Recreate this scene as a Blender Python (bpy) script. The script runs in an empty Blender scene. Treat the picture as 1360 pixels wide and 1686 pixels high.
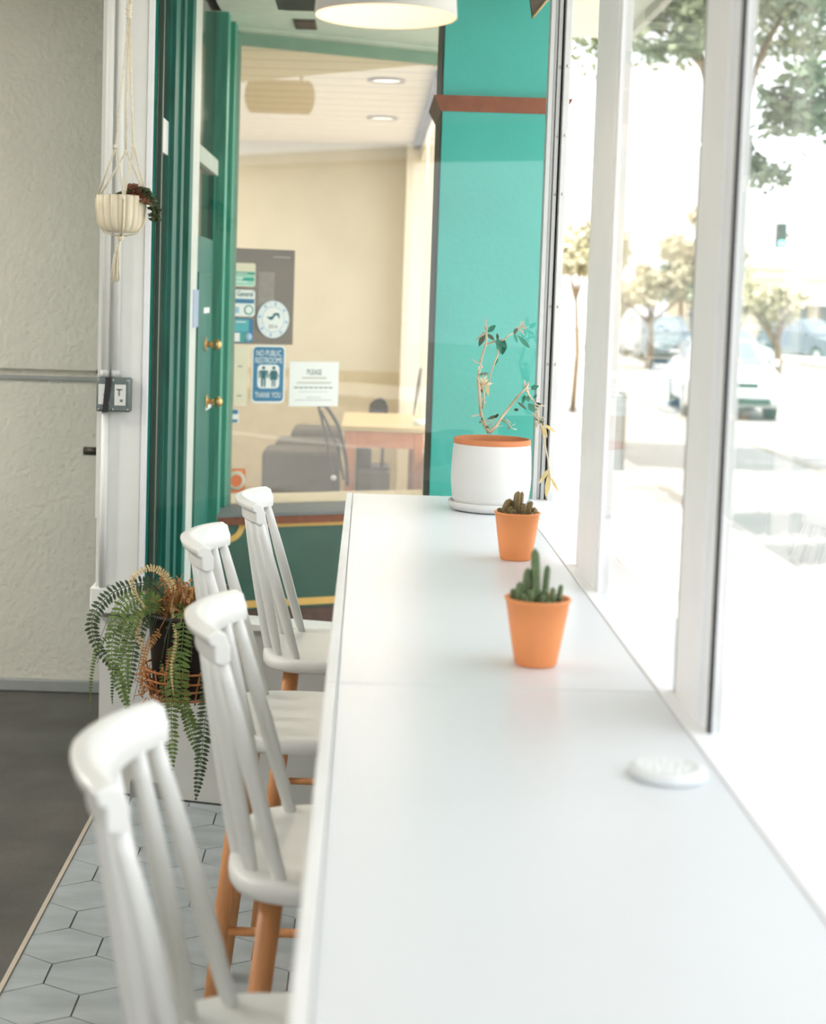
import bpy, bmesh, math, random
from mathutils import Vector, Matrix
PI = math.pi
random.seed(7)
sc = bpy.context.scene
col = sc.collection

# ------------------------------------------------------------------ camera
F, PX, PY, HY, ROLL, EYE = 2600.0, 600.0, 703.0, 490.0, 0.031, 1.63
th = math.atan((PY - HY) / F); rr = math.atan(ROLL)
FW = Vector((0, math.cos(th), -math.sin(th)))
R0 = Vector((1, 0, 0)); U0 = R0.cross(FW)
RT = R0 * math.cos(rr) + U0 * math.sin(rr)
UP = -R0 * math.sin(rr) + U0 * math.cos(rr)
CAM = Vector((0, 0, EYE))
cd = bpy.data.cameras.new('camera'); cam = bpy.data.objects.new('camera', cd); col.objects.link(cam)
M = Matrix((RT, UP, -FW)).transposed().to_4x4(); M.translation = CAM
cam.matrix_world = M
cd.sensor_fit = 'AUTO'; cd.sensor_width = 36; cd.lens = F / 1686 * 36
cd.shift_x = (680 - PX) / 1686; cd.shift_y = (PY - 843) / 1686
cd.clip_start = 0.05; cd.clip_end = 500
cd.dof.use_dof = True; cd.dof.focus_distance = 4.2; cd.dof.aperture_fstop = 3.6
sc.camera = cam

# ------------------------------------------------------------------ world, sun, exposure
w = bpy.data.worlds.new('World'); sc.world = w; w.use_nodes = True
bg = w.node_tree.nodes['Background']; bg.inputs[0].default_value = (0.93, 0.97, 1, 1); bg.inputs[1].default_value = 3.0
sd = bpy.data.lights.new('sun', 'SUN'); sd.energy = 9; sd.angle = math.radians(0.6); sd.color = (1, .95, .86)
so = bpy.data.objects.new('sun', sd); col.objects.link(so)
SUN = Vector((-0.07, -0.20, 1)).normalized()
so.rotation_euler = SUN.to_track_quat('Z', 'Y').to_euler(); so.location = (0, 0, 20)
sc.view_settings.view_transform = 'Standard'; sc.view_settings.look = 'None'
sc.view_settings.exposure = 0.14; sc.view_settings.gamma = 1
sc.cycles.use_denoising = True
sc.cycles.max_bounces = 10; sc.cycles.diffuse_bounces = 6; sc.cycles.glossy_bounces = 4
sc.cycles.transparent_max_bounces = 16
sc.cycles.caustics_reflective = False; sc.cycles.caustics_refractive = False
sc.cycles.sample_clamp_indirect = 6

# pixel of the photograph -> point on a plane standing in the place
def ray(x, y): return FW + RT * ((x - PX) / F) + UP * ((PY - y) / F)
def atz(x, y, z): d = ray(x, y); return CAM + d * ((z - EYE) / d.z)
def aty(x, y, Y): d = ray(x, y); return CAM + d * (Y / d.y)
def atx(x, y, X): d = ray(x, y); return CAM + d * (X / d.x)

# ------------------------------------------------------------------ materials
def s2l(c): return tuple(((v / 255) / 12.92 if v / 255 <= .04045 else ((v / 255 + .055) / 1.055) ** 2.4) for v in c)
def mat(name, rgb, rough=.5, metal=0, var=.06, scale=12, bump=0, bscale=60, emit=0, spec=.5, stretch=None):
    m = bpy.data.materials.new(name); m.use_nodes = True
    nt = m.node_tree; N = nt.nodes; L = nt.links; b = N['Principled BSDF']
    c = s2l(rgb) if max(rgb) > 1 else rgb
    b.inputs['Roughness'].default_value = rough; b.inputs['Metallic'].default_value = metal
    b.inputs['Specular IOR Level'].default_value = spec
    tc = N.new('ShaderNodeTexCoord'); mp = N.new('ShaderNodeMapping'); L.new(tc.outputs['Object'], mp.inputs[0])
    if stretch: mp.inputs['Scale'].default_value = stretch
    nz = N.new('ShaderNodeTexNoise'); nz.inputs['Scale'].default_value = scale; nz.inputs['Detail'].default_value = 4
    L.new(mp.outputs[0], nz.inputs[0])
    rp = N.new('ShaderNodeValToRGB')
    rp.color_ramp.elements[0].position = .3; rp.color_ramp.elements[1].position = .7
    rp.color_ramp.elements[0].color = tuple(v * (1 - var) for v in c) + (1,)
    rp.color_ramp.elements[1].color = tuple(min(1, v * (1 + var)) for v in c) + (1,)
    L.new(nz.outputs[0], rp.inputs[0]); L.new(rp.outputs[0], b.inputs['Base Color'])
    if bump:
        n2 = N.new('ShaderNodeTexNoise'); n2.inputs['Scale'].default_value = bscale; n2.inputs['Detail'].default_value = 5
        L.new(mp.outputs[0], n2.inputs[0]); bp = N.new('ShaderNodeBump'); bp.inputs['Strength'].default_value = bump
        bp.inputs['Distance'].default_value = .01
        L.new(n2.outputs[0], bp.inputs['Height']); L.new(bp.outputs[0], b.inputs['Normal'])
    if emit:
        b.inputs['Emission Color'].default_value = c + (1,); b.inputs['Emission Strength'].default_value = emit
    return m

def glass_mat(name, tint=(1, 1, 1), k=.96, base=.04, glare_veil=.0):
    m = bpy.data.materials.new(name); m.use_nodes = True; nt = m.node_tree; N = nt.nodes; L = nt.links
    N.clear(); out = N.new('ShaderNodeOutputMaterial'); mx = N.new('ShaderNodeMixShader')
    tr = N.new('ShaderNodeBsdfTransparent'); tr.inputs[0].default_value = tint + (1,)
    gl = N.new('ShaderNodeBsdfGlossy'); gl.inputs['Roughness'].default_value = 0.0
    lw = N.new('ShaderNodeLayerWeight'); lw.inputs[0].default_value = .5
    pw = N.new('ShaderNodeMath'); pw.operation = 'POWER'; pw.inputs[1].default_value = 5
    ma = N.new('ShaderNodeMath'); ma.operation = 'MULTIPLY_ADD'; ma.inputs[1].default_value = k; ma.inputs[2].default_value = base
    L.new(lw.outputs['Facing'], pw.inputs[0]); L.new(pw.outputs[0], ma.inputs[0]); L.new(ma.outputs[0], mx.inputs[0])
    last = tr.outputs[0]
    if glare_veil:
        df = N.new('ShaderNodeBsdfTranslucent'); df.inputs[0].default_value = (.9, .9, .9, 1)  # whitish layer standing in for the glare over the street view
        m2 = N.new('ShaderNodeMixShader'); m2.inputs[0].default_value = glare_veil
        L.new(last, m2.inputs[1]); L.new(df.outputs[0], m2.inputs[2]); last = m2.outputs[0]
    L.new(last, mx.inputs[1]); L.new(gl.outputs[0], mx.inputs[2]); L.new(mx.outputs[0], out.inputs[0])
    return m

white = mat('white_paint', (232, 233, 230), .45, var=.02)
frame_white = mat('window_frame_paint', (240, 242, 245), .4, var=.02, bump=.05)
table_white = mat('white_laminate', (216, 220, 225), .32, var=.015, scale=3, spec=.4)
edge_white = mat('worn_white_edge', (226, 227, 227), .5, var=.05, scale=5, stretch=(8, 1, 8))
stool_white = mat('stool_white_lacquer', (232, 233, 231), .3, var=.02, scale=6)
wood = mat('beech_wood', (200, 138, 88), .45, var=.16, scale=9, stretch=(6, 6, .8), bump=.05)
plaster = mat('stucco_plaster', (210, 206, 195), .85, var=.04, scale=3, bump=.5, bscale=55)
ceil_white = mat('ceiling_white', (235, 233, 228), .8, var=.02)
concrete = mat('dark_concrete', (84, 82, 78), .7, var=.25, scale=4, bump=.15)
brass_strip = mat('metal_strip', (205, 195, 180), .4, .3)
dark_gap = mat('black_rubber_gasket', (28, 28, 30), .7)
alu = mat('brushed_aluminium', (196, 198, 198), .4, .35, var=.04)
teal = mat('teal_paint', (54, 168, 156), .5, var=.05, scale=5, bump=.12, bscale=40)
teal_dark = mat('deep_green_paint', (6, 104, 90), .5, var=.3, scale=8, stretch=(4, 4, .5), spec=.25)
green_pale = mat('pale_green_paint', (204, 214, 200), .75, var=.05)
brown_wood = mat('brown_band', (128, 70, 42), .6, var=.2, scale=30, bump=.2)
brown_edge = mat('dark_brown_edge', (70, 62, 52), .7, var=.1)
grey_ledge = mat('grey_ledge', (120, 122, 122), .7, var=.08)
yellow_line = mat('mustard_paint', (232, 184, 100), .55, var=.05)
black = mat('black_plastic', (24, 23, 22), .5)
dark_pot = mat('dark_pot', (30, 22, 18), .5, var=.2)
terracotta = mat('orange_terracotta', (236, 152, 94), .6, var=.04, scale=14, bump=.05)
rawclay = mat('raw_terracotta', (190, 120, 78), .8, var=.1, scale=20)
soil = mat('dark_soil', (66, 48, 34), .95, var=.5, scale=60, bump=1, bscale=120)
white_glaze = mat('white_ribbed_glaze', (208, 208, 206), .55, var=.02)
cream_glaze = mat('cream_glaze', (226, 216, 190), .4, var=.05, scale=9)
rope = mat('cotton_cord', (232, 224, 202), .9, var=.08, scale=80, bump=.4, bscale=200)
cactus_g = mat('cactus_green', (92, 116, 78), .55, var=.25, scale=30)
cactus_r = mat('cactus_brown_green', (120, 104, 66), .6, var=.35, scale=24)
spine = mat('pale_spines', (225, 212, 180), .8)
fern_g = mat('fern_green', (98, 122, 58), .6, var=.25, scale=12)
fern_d = mat('fern_dark_green', (58, 78, 48), .6, var=.25, scale=12)
fern_dry = mat('dried_fern', (176, 124, 72), .8, var=.3, scale=14)
fern_straw = mat('straw_fern', (214, 190, 140), .8, var=.15, scale=14)
rattan = mat('rattan', (190, 124, 70), .7, var=.2, scale=30)
succ = mat('succulent_green', (78, 88, 58), .6, var=.35, scale=40)
succ_r = mat('succulent_red', (128, 82, 60), .6, var=.3, scale=40)
twig = mat('pale_twig', (188, 172, 146), .8, var=.15, scale=30)
leaf_g = mat('blue_green_leaf', (36, 112, 92), .5, var=.25, scale=30)
leaf_d = mat('dark_olive_leaf', (70, 84, 62), .5, var=.25, scale=30)
leaf_p = mat('pale_dry_leaf', (178, 172, 154), .7, var=.1, scale=30)
leaf_y = mat('straw_leaf', (196, 176, 124), .7, var=.15, scale=30)
box_grey = mat('weathered_grey_metal', (108, 118, 116), .45, .5, var=.2, scale=40)
plate_steel = mat('steel_plate', (205, 205, 200), .35, .4)
brassm = mat('brass', (205, 168, 110), .25, .9)
lamp_out = mat('lamp_shade_grey', (196, 196, 190), .4, var=.02)
lamp_in = mat('lamp_shade_cream', (246, 224, 196), .6, var=.01)
bulb_m = mat('bulb_glow', (1.0, .86, .68), .5, emit=1.6)
glass = glass_mat('window_glass', k=.75, base=.03, glare_veil=.03)
glass_end = glass_mat('end_glass', k=.6, base=.028)
glass_shop = glass_mat('shop_glass', k=.9, base=.075)
glass_dark = mat('dark_door_glass', (54, 58, 52), .08, var=.1, scale=3)

def tile_mat():
    m = mat('marble_hex_tile', (162, 170, 174), .35, var=.16, scale=5, stretch=(1, 3, 1))
    return m
tile = tile_mat()
grout = mat('tile_grout', (84, 84, 80), .9)

def plank_mat(name, rgb, axis, pitch, dark=.75):
    m = mat(name, rgb, .7, var=.03); nt = m.node_tree; N = nt.nodes; L = nt.links
    tc = N.new('ShaderNodeTexCoord'); sx = N.new('ShaderNodeSeparateXYZ'); L.new(tc.outputs['Object'], sx.inputs[0])
    a = N.new('ShaderNodeMath'); a.operation = 'DIVIDE'; a.inputs[1].default_value = pitch; L.new(sx.outputs[axis], a.inputs[0])
    f = N.new('ShaderNodeMath'); f.operation = 'FRACT'; L.new(a.outputs[0], f.inputs[0])
    g = N.new('ShaderNodeMath'); g.operation = 'GREATER_THAN'; g.inputs[1].default_value = .07; L.new(f.outputs[0], g.inputs[0])
    b = N['Principled BSDF']; src = b.inputs['Base Color'].links[0].from_socket
    mx = N.new('ShaderNodeMix'); mx.data_type = 'RGBA'
    L.new(g.outputs[0], mx.inputs[0]); c = s2l(rgb)
    mx.inputs[6].default_value = tuple(v * dark for v in c) + (1,); L.new(src, mx.inputs[7]); L.new(mx.outputs[2], b.inputs['Base Color'])
    return m

# ------------------------------------------------------------------ mesh helpers
class MB:
    def __init__(s): s.bm = bmesh.new(); s.mi = 0
    def _f(s, vs):
        try: f = s.bm.faces.new(vs)
        except ValueError: return None
        f.material_index = s.mi; f.smooth = getattr(s, 'sm', False); return f
    def poly(s, pts): return s._f([s.bm.verts.new(p) for p in pts])
    def box(s, a, b, rz=0, o=(0, 0, 0), bev=0):
        x0, y0, z0 = a; x1, y1, z1 = b
        P = [Vector(p) for p in ((x0,y0,z0),(x1,y0,z0),(x1,y1,z0),(x0,y1,z0),(x0,y0,z1),(x1,y0,z1),(x1,y1,z1),(x0,y1,z1))]
        if rz:
            R = Matrix.Rotation(rz, 3, 'Z'); P = [R @ p for p in P]
        P = [p + Vector(o) for p in P]
        v = [s.bm.verts.new(p) for p in P]
        fs = [s._f([v[i] for i in q]) for q in ((0,3,2,1),(4,5,6,7),(0,1,5,4),(1,2,6,5),(2,3,7,6),(3,0,4,7))]
        if bev:
            ed = set(e for f in fs for e in f.edges)
            r = bmesh.ops.bevel(s.bm, geom=list(ed), offset=bev, segments=3, affect='EDGES', profile=.5)
            for f in r['faces']: f.material_index = s.mi; f.smooth = True
        return s
    def prism(s, pts, ext):       # closed outline extruded by a vector
        e = Vector(ext); a = [s.bm.verts.new(p) for p in pts]; b = [s.bm.verts.new(Vector(p) + e) for p in pts]
        n = len(pts); s._f(a[::-1]); s._f(b)
        for i in range(n): s._f([a[i], a[(i+1) % n], b[(i+1) % n], b[i]])
        return s
    def tube(s, pts, r, n=10, caps=True, sx=1.0):
        pts = [Vector(p) for p in pts]; rs = r if isinstance(r, (list, tuple)) else [r] * len(pts)
        rings = []; prev = None
        for i, p in enumerate(pts):
            t = (pts[min(i+1, len(pts)-1)] - pts[max(i-1, 0)]).normalized()
            if prev is None:
                u = t.cross(Vector((0, 0, 1)) if abs(t.z) < .9 else Vector((1, 0, 0))).normalized()
            else:
                u = (prev - t * prev.dot(t)).normalized()
            prev = u; v = t.cross(u)
            rings.append([s.bm.verts.new(p + (u * math.cos(2*PI*k/n) * sx + v * math.sin(2*PI*k/n)) * rs[i]) for k in range(n)])
        for a, b in zip(rings, rings[1:]):
            for k in range(n):
                f = s._f([a[k], a[(k+1) % n], b[(k+1) % n], b[k]])
                if f: f.smooth = True
        if caps: s._f(rings[0][::-1]); s._f(rings[-1])
        return s
    def lathe(s, prof, c=(0, 0, 0), n=48, fn=None):  # prof (r,z); fn(angle,i)->radius factor
        c = Vector(c); rings = []
        for i, (r, z) in enumerate(prof):
            if r < 1e-5: rings.append([s.bm.verts.new(c + Vector((0, 0, z)))]); continue
            rings.append([s.bm.verts.new(c + Vector((math.cos(2*PI*k/n), math.sin(2*PI*k/n), 0)) * r * (fn(2*PI*k/n, i) if fn else 1) + Vector((0, 0, z))) for k in range(n)])
        for a, b in zip(rings, rings[1:]):
            for k in range(n):
                k2 = (k+1) % n
                if len(a) == 1 and len(b) == 1: continue
                q = [a[0], b[k2], b[k]] if len(a) == 1 else ([a[k], a[k2], b[0]] if len(b) == 1 else [a[k], a[k2], b[k2], b[k]])
                f = s._f(q)
                if f: f.smooth = True
        return s
    def ball(s, c, r, n=10, m=6, sq=(1, 1, 1)):
        c = Vector(c); rings = [[s.bm.verts.new(c + Vector((0, 0, r*sq[2])))]]
        for i in range(1, m):
            a = PI * i / m
            rings.append([s.bm.verts.new(c + Vector((math.sin(a)*math.cos(2*PI*k/n)*sq[0], math.sin(a)*math.sin(2*PI*k/n)*sq[1], math.cos(a)*sq[2])) * r) for k in range(n)])
        rings.append([s.bm.verts.new(c - Vector((0, 0, r*sq[2])))])
        for a, b in zip(rings, rings[1:]):
            for k in range(n):
                k2 = (k+1) % n
                q = [a[0], b[k], b[k2]] if len(a) == 1 else ([a[k2], a[k], b[0]] if len(b) == 1 else [a[k2], a[k], b[k], b[k2]])
                f = s._f(q)
                if f: f.smooth = True
        return s
    def sweep(s, frames, section, caps=True):   # frames: (pos, u, v) ; section (a,b)
        rings = [[s.bm.verts.new(p + u * a + v * b) for a, b in (section(i) if callable(section) else section)] for i, (p, u, v) in enumerate(frames)]
        n = len(rings[0])
        for a, b in zip(rings, rings[1:]):
            for k in range(n):
                f = s._f([a[k], a[(k+1) % n], b[(k+1) % n], b[k]])
                if f: f.smooth = True
        if caps: s._f(rings[0][::-1]); s._f(rings[-1])
        return s
    def leaf(s, p, d, l, wd, nrm=None, curl=.15, fold=.0):   # one pointed leaf blade, 6 faces, two sided
        p = Vector(p); d = Vector(d).normalized(); nrm = Vector(nrm) if nrm else Vector((random.uniform(-1, 1), random.uniform(-1, 1), random.uniform(.2, 1)))
        sd_ = d.cross(nrm)
        if sd_.length < 1e-3: sd_ = d.cross(Vector((1, 0, 0)))
        sd_.normalize(); up = sd_.cross(d)
        prev = None
        for t, ww in ((0, .12), (.25, .8), (.5, 1), (.78, .65), (1, .03)):
            cpt = p + d * l * t - up * curl * l * t * t
            ring = [s.bm.verts.new(cpt + sd_ * wd * .5 * ww - up*fold*wd*ww), s.bm.verts.new(cpt), s.bm.verts.new(cpt - sd_ * wd * .5 * ww - up*fold*wd*ww)]
            if prev:
                for k in (0, 1):
                    f = s._f([prev[k], prev[k+1], ring[k+1], ring[k]])
                    if f: f.smooth = True
            prev = ring
        return s
    def build(s, name, m=None, parent=None, loc=None, fixn=True):
        if fixn: bmesh.ops.recalc_face_normals(s.bm, faces=s.bm.faces)
        me = bpy.data.meshes.new(name); s.bm.to_mesh(me); s.bm.free()
        o = bpy.data.objects.new(name, me); col.objects.link(o)
        for x in (m if isinstance(m, (list, tuple)) else [m]): me.materials.append(x)
        if parent: o.parent = parent
        if loc: o.location = loc
        return o

def tag(o, label=None, cat=None, group=None, kind=None):
    if label: o['label'] = label
    if cat: o['category'] = cat
    if group: o['group'] = group
    if kind: o['kind'] = kind
    return o
def empty(name, loc=(0, 0, 0), rz=0):
    o = bpy.data.objects.new(name, None); col.objects.link(o); o.location = loc; o.rotation_euler.z = rz; o.empty_display_size = .1; return o
def struct(name, mb, m, parent=None):
    o = mb.build(name, m, parent); o['kind'] = 'structure'; return o
def copy_tree(o, parent=None):
    c = o.copy(); col.objects.link(c)
    if parent: c.parent = parent
    for ch in list(o.children): copy_tree(ch, c)
    return c
def bez(ps, n=16):    # Catmull-Rom through points
    ps = [Vector(p) for p in ps]; out = []
    for i in range(len(ps)-1):
        a = ps[max(i-1, 0)]; b = ps[i]; c = ps[i+1]; d = ps[min(i+2, len(ps)-1)]
        for k in range(n):
            t = k/n; out.append(.5*((2*b)+(c-a)*t+(2*a-5*b+4*c-d)*t*t+(3*b-a-3*c+d)*t**3))
    out.append(ps[-1]); return out
def text_mesh(name, body, size, m, M4, parent, bold=0.0, align='CENTER', sx=1.0, ext=.0006):
    cu = bpy.data.curves.new(name, 'FONT'); cu.body = body; cu.size = size; cu.align_x = align; cu.align_y = 'CENTER'
    cu.offset = bold; cu.extrude = ext; cu.resolution_u = 3
    ob = bpy.data.objects.new(name, cu); col.objects.link(ob)
    bpy.context.view_layer.update()
    dg = bpy.context.evaluated_depsgraph_get(); me = bpy.data.meshes.new_from_object(ob.evaluated_get(dg))
    bpy.data.objects.remove(ob); bpy.data.curves.remove(cu)
    me.transform(M4 @ Matrix.Diagonal((sx, 1, 1, 1))); me.materials.clear(); me.materials.append(m)
    o = bpy.data.objects.new(name, me); col.objects.link(o); o.parent = parent; return o

# ------------------------------------------------------------------ dimensions of the place
TZ = 1.05                       # table height
XL, XR = -0.047, 0.455          # table edges
GX = 0.485                      # side glass
CEIL = 3.1
ANG = math.atan(-.24)
def endwall(X): return 4.72 + (X - .5) * -.24     # line of the glazed end wall, Y at X
EX0 = -.69
DX = EX0; 

# ------------------------------------------------------------------ structure: the room
# tiled floor: a grout slab under separate hexagonal marble tiles laid in one surface
mb = MB(); mb.box((-.80, -3, -.12), (.56, 5.2, -.004)); struct('floor', mb, grout)
mb = MB(); rx = .0955; R_ = .1095
ix = 0
for j in range(-19, 32):
    cy = 3.647 + j * .1645
    for i in range(-1, 8):
        cx = -.7145 + .0955 + i * .191 - (.0955 if j % 2 else 0) - .0
        pts = []
        for k in range(6):
            a = PI/6 + k*PI/3
            px_, py_ = cx + math.cos(a)*(R_-.0018), cy + math.sin(a)*(R_-.0018)
            pts.append(Vector((min(max(px_, -.799), .478), min(py_, endwall(px_) - .02), 0)))
        if max(p.x for p in pts) - min(p.x for p in pts) < .02 or max(p.y for p in pts)-min(p.y for p in pts) < .02: continue
        mb.prism([p - Vector((0, 0, .006)) for p in pts], (0, 0, .006))
bmesh.ops.remove_doubles(mb.bm, verts=mb.bm.verts, dist=1e-5)
struct('floor_tiles', mb, tile)
mb = MB(); mb.box((-4.5, -3, -.12), (-.812, 6.4, -.001)); struct('floor_concrete', mb, concrete)
mb = MB(); mb.box((-.812, -3, -.12), (-.80, 5.05, .004)); struct('trim_1', mb, brass_strip)
mb = MB(); mb.box((-4.5, -3, CEIL), (.56, 5.3, CEIL+.15)); mb.box((-4.5, 5.3, CEIL), (-.85, 6.5, CEIL+.15)); struct('ceiling', mb, ceil_white)
mb = MB(); mb.box((-4.65, -3.1, -.1), (-4.5, 6.5, CEIL)); struct('wall_left', mb, plaster)
# wall behind the camera with a wide opening added to let sky light in
mb = MB(); mb.box((-4.5, -3.15, -.1), (-3.7, -3, CEIL)); mb.box((-3.7, -3.15, -.1), (.5, -3, .5)); mb.box((-3.7, -3.15, 2.8), (.5, -3, CEIL)); mb.box((.2, -3.15, .5), (.56, -3, 2.8))
struct('wall_front', mb, plaster)
# building mass over the room: roof parapet
mb = MB(); mb.box((-4.8, -3.3, CEIL+.151), (.62, 9.0, 3.75)); struct('roof', mb, plaster)

mb = MB(); mb.box((.62, -3.3, CEIL+.02), (1.36, 9.0, CEIL+.16)); mb.box((1.362, -3.3, CEIL-.02), (1.40, 9.0, CEIL+.2)); struct('added_eave', mb, mat('eave_paint', (214, 214, 206), .7))  # unseen eave, added to cut the sky light on the table
# far left stucco wall panel with its seam, lip and base
d1 = empty('door_1', (0, 0, 0)); d1['kind'] = 'structure'
mb = MB(); z1 = aty(80, 613, 6.3).z
mb.box((-3.2, 6.3, .02), (-.80, 6.38, z1 - .018)); mb.box((-3.2, 6.3, z1 + .012), (-.80, 6.38, CEIL)); mb.box((-3.2, 6.318, z1 - .02), (-.80, 6.38, z1 + .014))
struct('door_panel', mb, plaster, d1)
mb = MB(); mb.box((-3.2, 6.275, .0), (-.82, 6.30, .05), bev=.006); mb.box((-3.2, 6.29, z1-.03), (-.82, 6.3, z1-.014)); struct('door_rail', mb, mat('panel_rail', (150, 152, 150), .7), d1)
mb = MB(); p = aty(151, 742, 6.22); mb.tube([(p.x-.028, 6.2, p.z), (p.x+.05, 6.2, p.z)], .0165, 16); mb.tube([(p.x+.0, 6.2, p.z), (p.x, 6.30, p.z)], .007)
mb.build('door_handle', mat('dark_bronze', (62, 56, 50), .4, .4), d1)
mb = MB(); p = aty(158, 611, 6.2); mb.prism([(p.x-.012, 6.26, p.z-.012), (p.x+.02, 6.26, p.z-.012), (p.x+.02, 6.26, p.z+.025), (p.x+.004, 6.26, p.z+.025)], (0, .04, 0))
mb.build('door_latch', black, d1)
mb = MB(); mb.box((-4.5, 6.3, 0), (-3.2, 6.45, CEIL)); struct('wall_back', mb, plaster)

# ------------------------------------------------------------------ end wall: post, knee wall, glass
YP = endwall(-.76) - .0
t = empty('trim_2', (0, 0, 0)); t['kind'] = 'structure'
pl = aty(165, 500, YP).x; prr = aty(236, 500, YP).x; pw_ = aty(246.5, 500, YP).x
mb = MB(); mb.box((pl, YP, .68), (prr, YP+.14, CEIL), bev=.004); struct('post_board', mb, white, t)
mb = MB(); mb.box((prr+.001, YP-.008, .60), (pw_, YP+.14, CEIL), bev=.003); struct('post_edge_strip', mb, frame_white, t)
mb = MB(); mb.box((pl-.012, YP-.03, .595), (pl+.155, YP+.14, .679), bev=.005); struct('post_plinth', mb, white, t)
mb = MB(); mb.box((pl-.004, YP-.004, .9), (pl+.012, YP+.0, CEIL)); struct('post_bead', mb, white, t)
def slab_end(mb, x0, x1, z0, z1, th_=.1, off=0):
    mb.prism([(x0, endwall(x0)+off, z0), (x1, endwall(x1)+off, z0), (x1, endwall(x1)+off+th_, z0), (x0, endwall(x0)+off+th_, z0)], (0, 0, z1-z0))
knee = mat('knee_wall_paint', (202, 202, 198), .6, var=.06, scale=4, bump=.05)
mb = MB(); slab_end(mb, -.835, .55, 0, .575, .12, .0); struct('wall_end', mb, knee)
mb = MB(); slab_end(mb, -.69, .52, .575, .594, .14, -.02); struct('window_sill', mb, white)
mb = MB(); slab_end(mb, -.70, .53, .594, CEIL, .008, .05); struct('window_1', mb, glass_end)
mb = MB(); slab_end(mb, -.682, -.668, .594, CEIL, .03, .045); struct('trim_3', mb, mat('dark_green_bead', (60, 78, 66), .5))

# ------------------------------------------------------------------ side wall of windows
mb = MB(); mb.box((.478, -3, 0), (.60, 4.80, TZ-.03)); struct('wall_right', mb, white)
mb = MB(); mb.box((.478, -3, 2.95), (.60, 4.80, CEIL)); struct('wall_right_head', mb, white)
mb = MB(); mb.box((.456, -3, TZ-.035), (.484, 4.70, TZ+.002), bev=.002); mb.box((.484, -3, TZ-.03), (.60, 4.70, TZ-.006)); struct('trim_4', mb, frame_white)
mull = [(3.15, 3.468), (2.112, 2.336), (-.35, -.1)]
ends = [(3.468, 4.69), (2.336, 3.15), (-.1, 2.112), (-3, -.35)]
for k, (a, b) in enumerate(ends):
    mb = MB()
    if k == 0: mb.prism([(GX, a-.005, TZ-.006), (GX+.006, a-.005, TZ-.006), (.546, 4.74, TZ-.006), (.540, 4.74, TZ-.006)], (0, 0, 2.95-TZ))
    else: mb.box((GX, a-.005, TZ-.006), (GX+.006, b+.005, 2.95)); struct('window_%d' % (k+2), mb, glass)
for k, (a, b) in enumerate(mull):
    g = empty('trim_%d' % (k+5), (0, 0, 0)); g['kind'] = 'structure'
    if k == 1:
        w_ = b - a
        mb = MB(); mb.box((.478, a+.27*w_, TZ), (.502, b, 2.95), bev=.003); struct('mullion_board', mb, frame_white, g)
        mb = MB(); mb.box((.484, a+.13*w_, TZ), (.502, a+.262*w_, 2.95), bev=.003); mb.box((.480, a+.055*w_, TZ), (.502, a+.12*w_, 2.95), bev=.002); struct('mullion_bead', mb, frame_white, g)
        mb = MB(); mb.box((.4815, a+.02*w_, TZ), (.4865, a+.05*w_, 2.95)); mb.box((.4795, b, TZ), (.4865, b+.012, 2.95)); struct('gasket', mb, dark_gap, g)
    else:
        mb = MB(); mb.box((.478, a+.03, TZ), (.502, b, 2.95), bev=.003); mb.box((.480, a, TZ), (.502, a+.026, 2.95), bev=.002); struct('mullion_board', mb, frame_white, g)
        mb = MB(); mb.box((.484, a+.026, TZ), (.4865, a+.03, 2.95)); mb.box((.4805, b, TZ), (.4865, b+.016, 2.95)); struct('gasket', mb, mat('brown_gasket', (120, 112, 100), .7), g)
# corner post: two aluminium channels with a black joint
g = empty('trim_8', (0, 0, 0)); g['kind'] = 'structure'
cY = 4.70
mb = MB(); mb.box((.509, cY, .6), (.523, cY+.055, 2.95), bev=.002); mb.box((.523, cY+.012, .6), (.533, cY+.055, 2.95), bev=.002); mb.box((.533, cY-.002, .6), (.545, cY+.055, 2.95), bev=.002); struct('corner_channel', mb, alu, g)
mb = MB(); mb.box((.545, cY+.01, .6), (.5495, cY+.05, 2.95)); struct('corner_joint', mb, dark_gap, g)
mb = MB(); mb.box((.5495, cY-.03, .6), (.568, cY+.05, 2.95), bev=.002); struct('corner_channel', mb, alu, g)
mb = MB()
for z in (1.45, 1.62, 1.95, 2.12, 2.32): mb.ball((.54, cY-.003, z), .004); mb.ball((.56, cY-.032, z-.0), .004)
mb.build('screw', plate_steel, g)

for k, (x, y) in enumerate(((-3.3, 3.1), (-3.3, 4.9))):  # unseen fill lamps, added to brighten the left wall
    g = empty('fill_lamp', (x, y, CEIL)); tag(g, 'added round fill lamp on the ceiling, out of the picture', 'lamp', 'added fill lamps on the ceiling')
    mb = MB(); mb.lathe([(.28, 0), (.28, -.05), (.25, -.055), (.25, 0)], n=40); mb.build('ring', white, g)
    mb = MB(); mb.lathe([(0, -.05), (.249, -.045)], n=40); mb.build('diffuser', mat('diffuser_glow', (1, .9, .76), .5, emit=3), g)
    l_ = bpy.data.lights.new('fill_lamp_light', 'AREA'); l_.shape = 'DISK'; l_.size = .5; l_.energy = (50, 64)[k]; l_.color = (1, .97, .92); lo_ = bpy.data.objects.new('fill_lamp_light', l_); col.objects.link(lo_); lo_.location = (0, 0, -.06); lo_.parent = g
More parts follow.
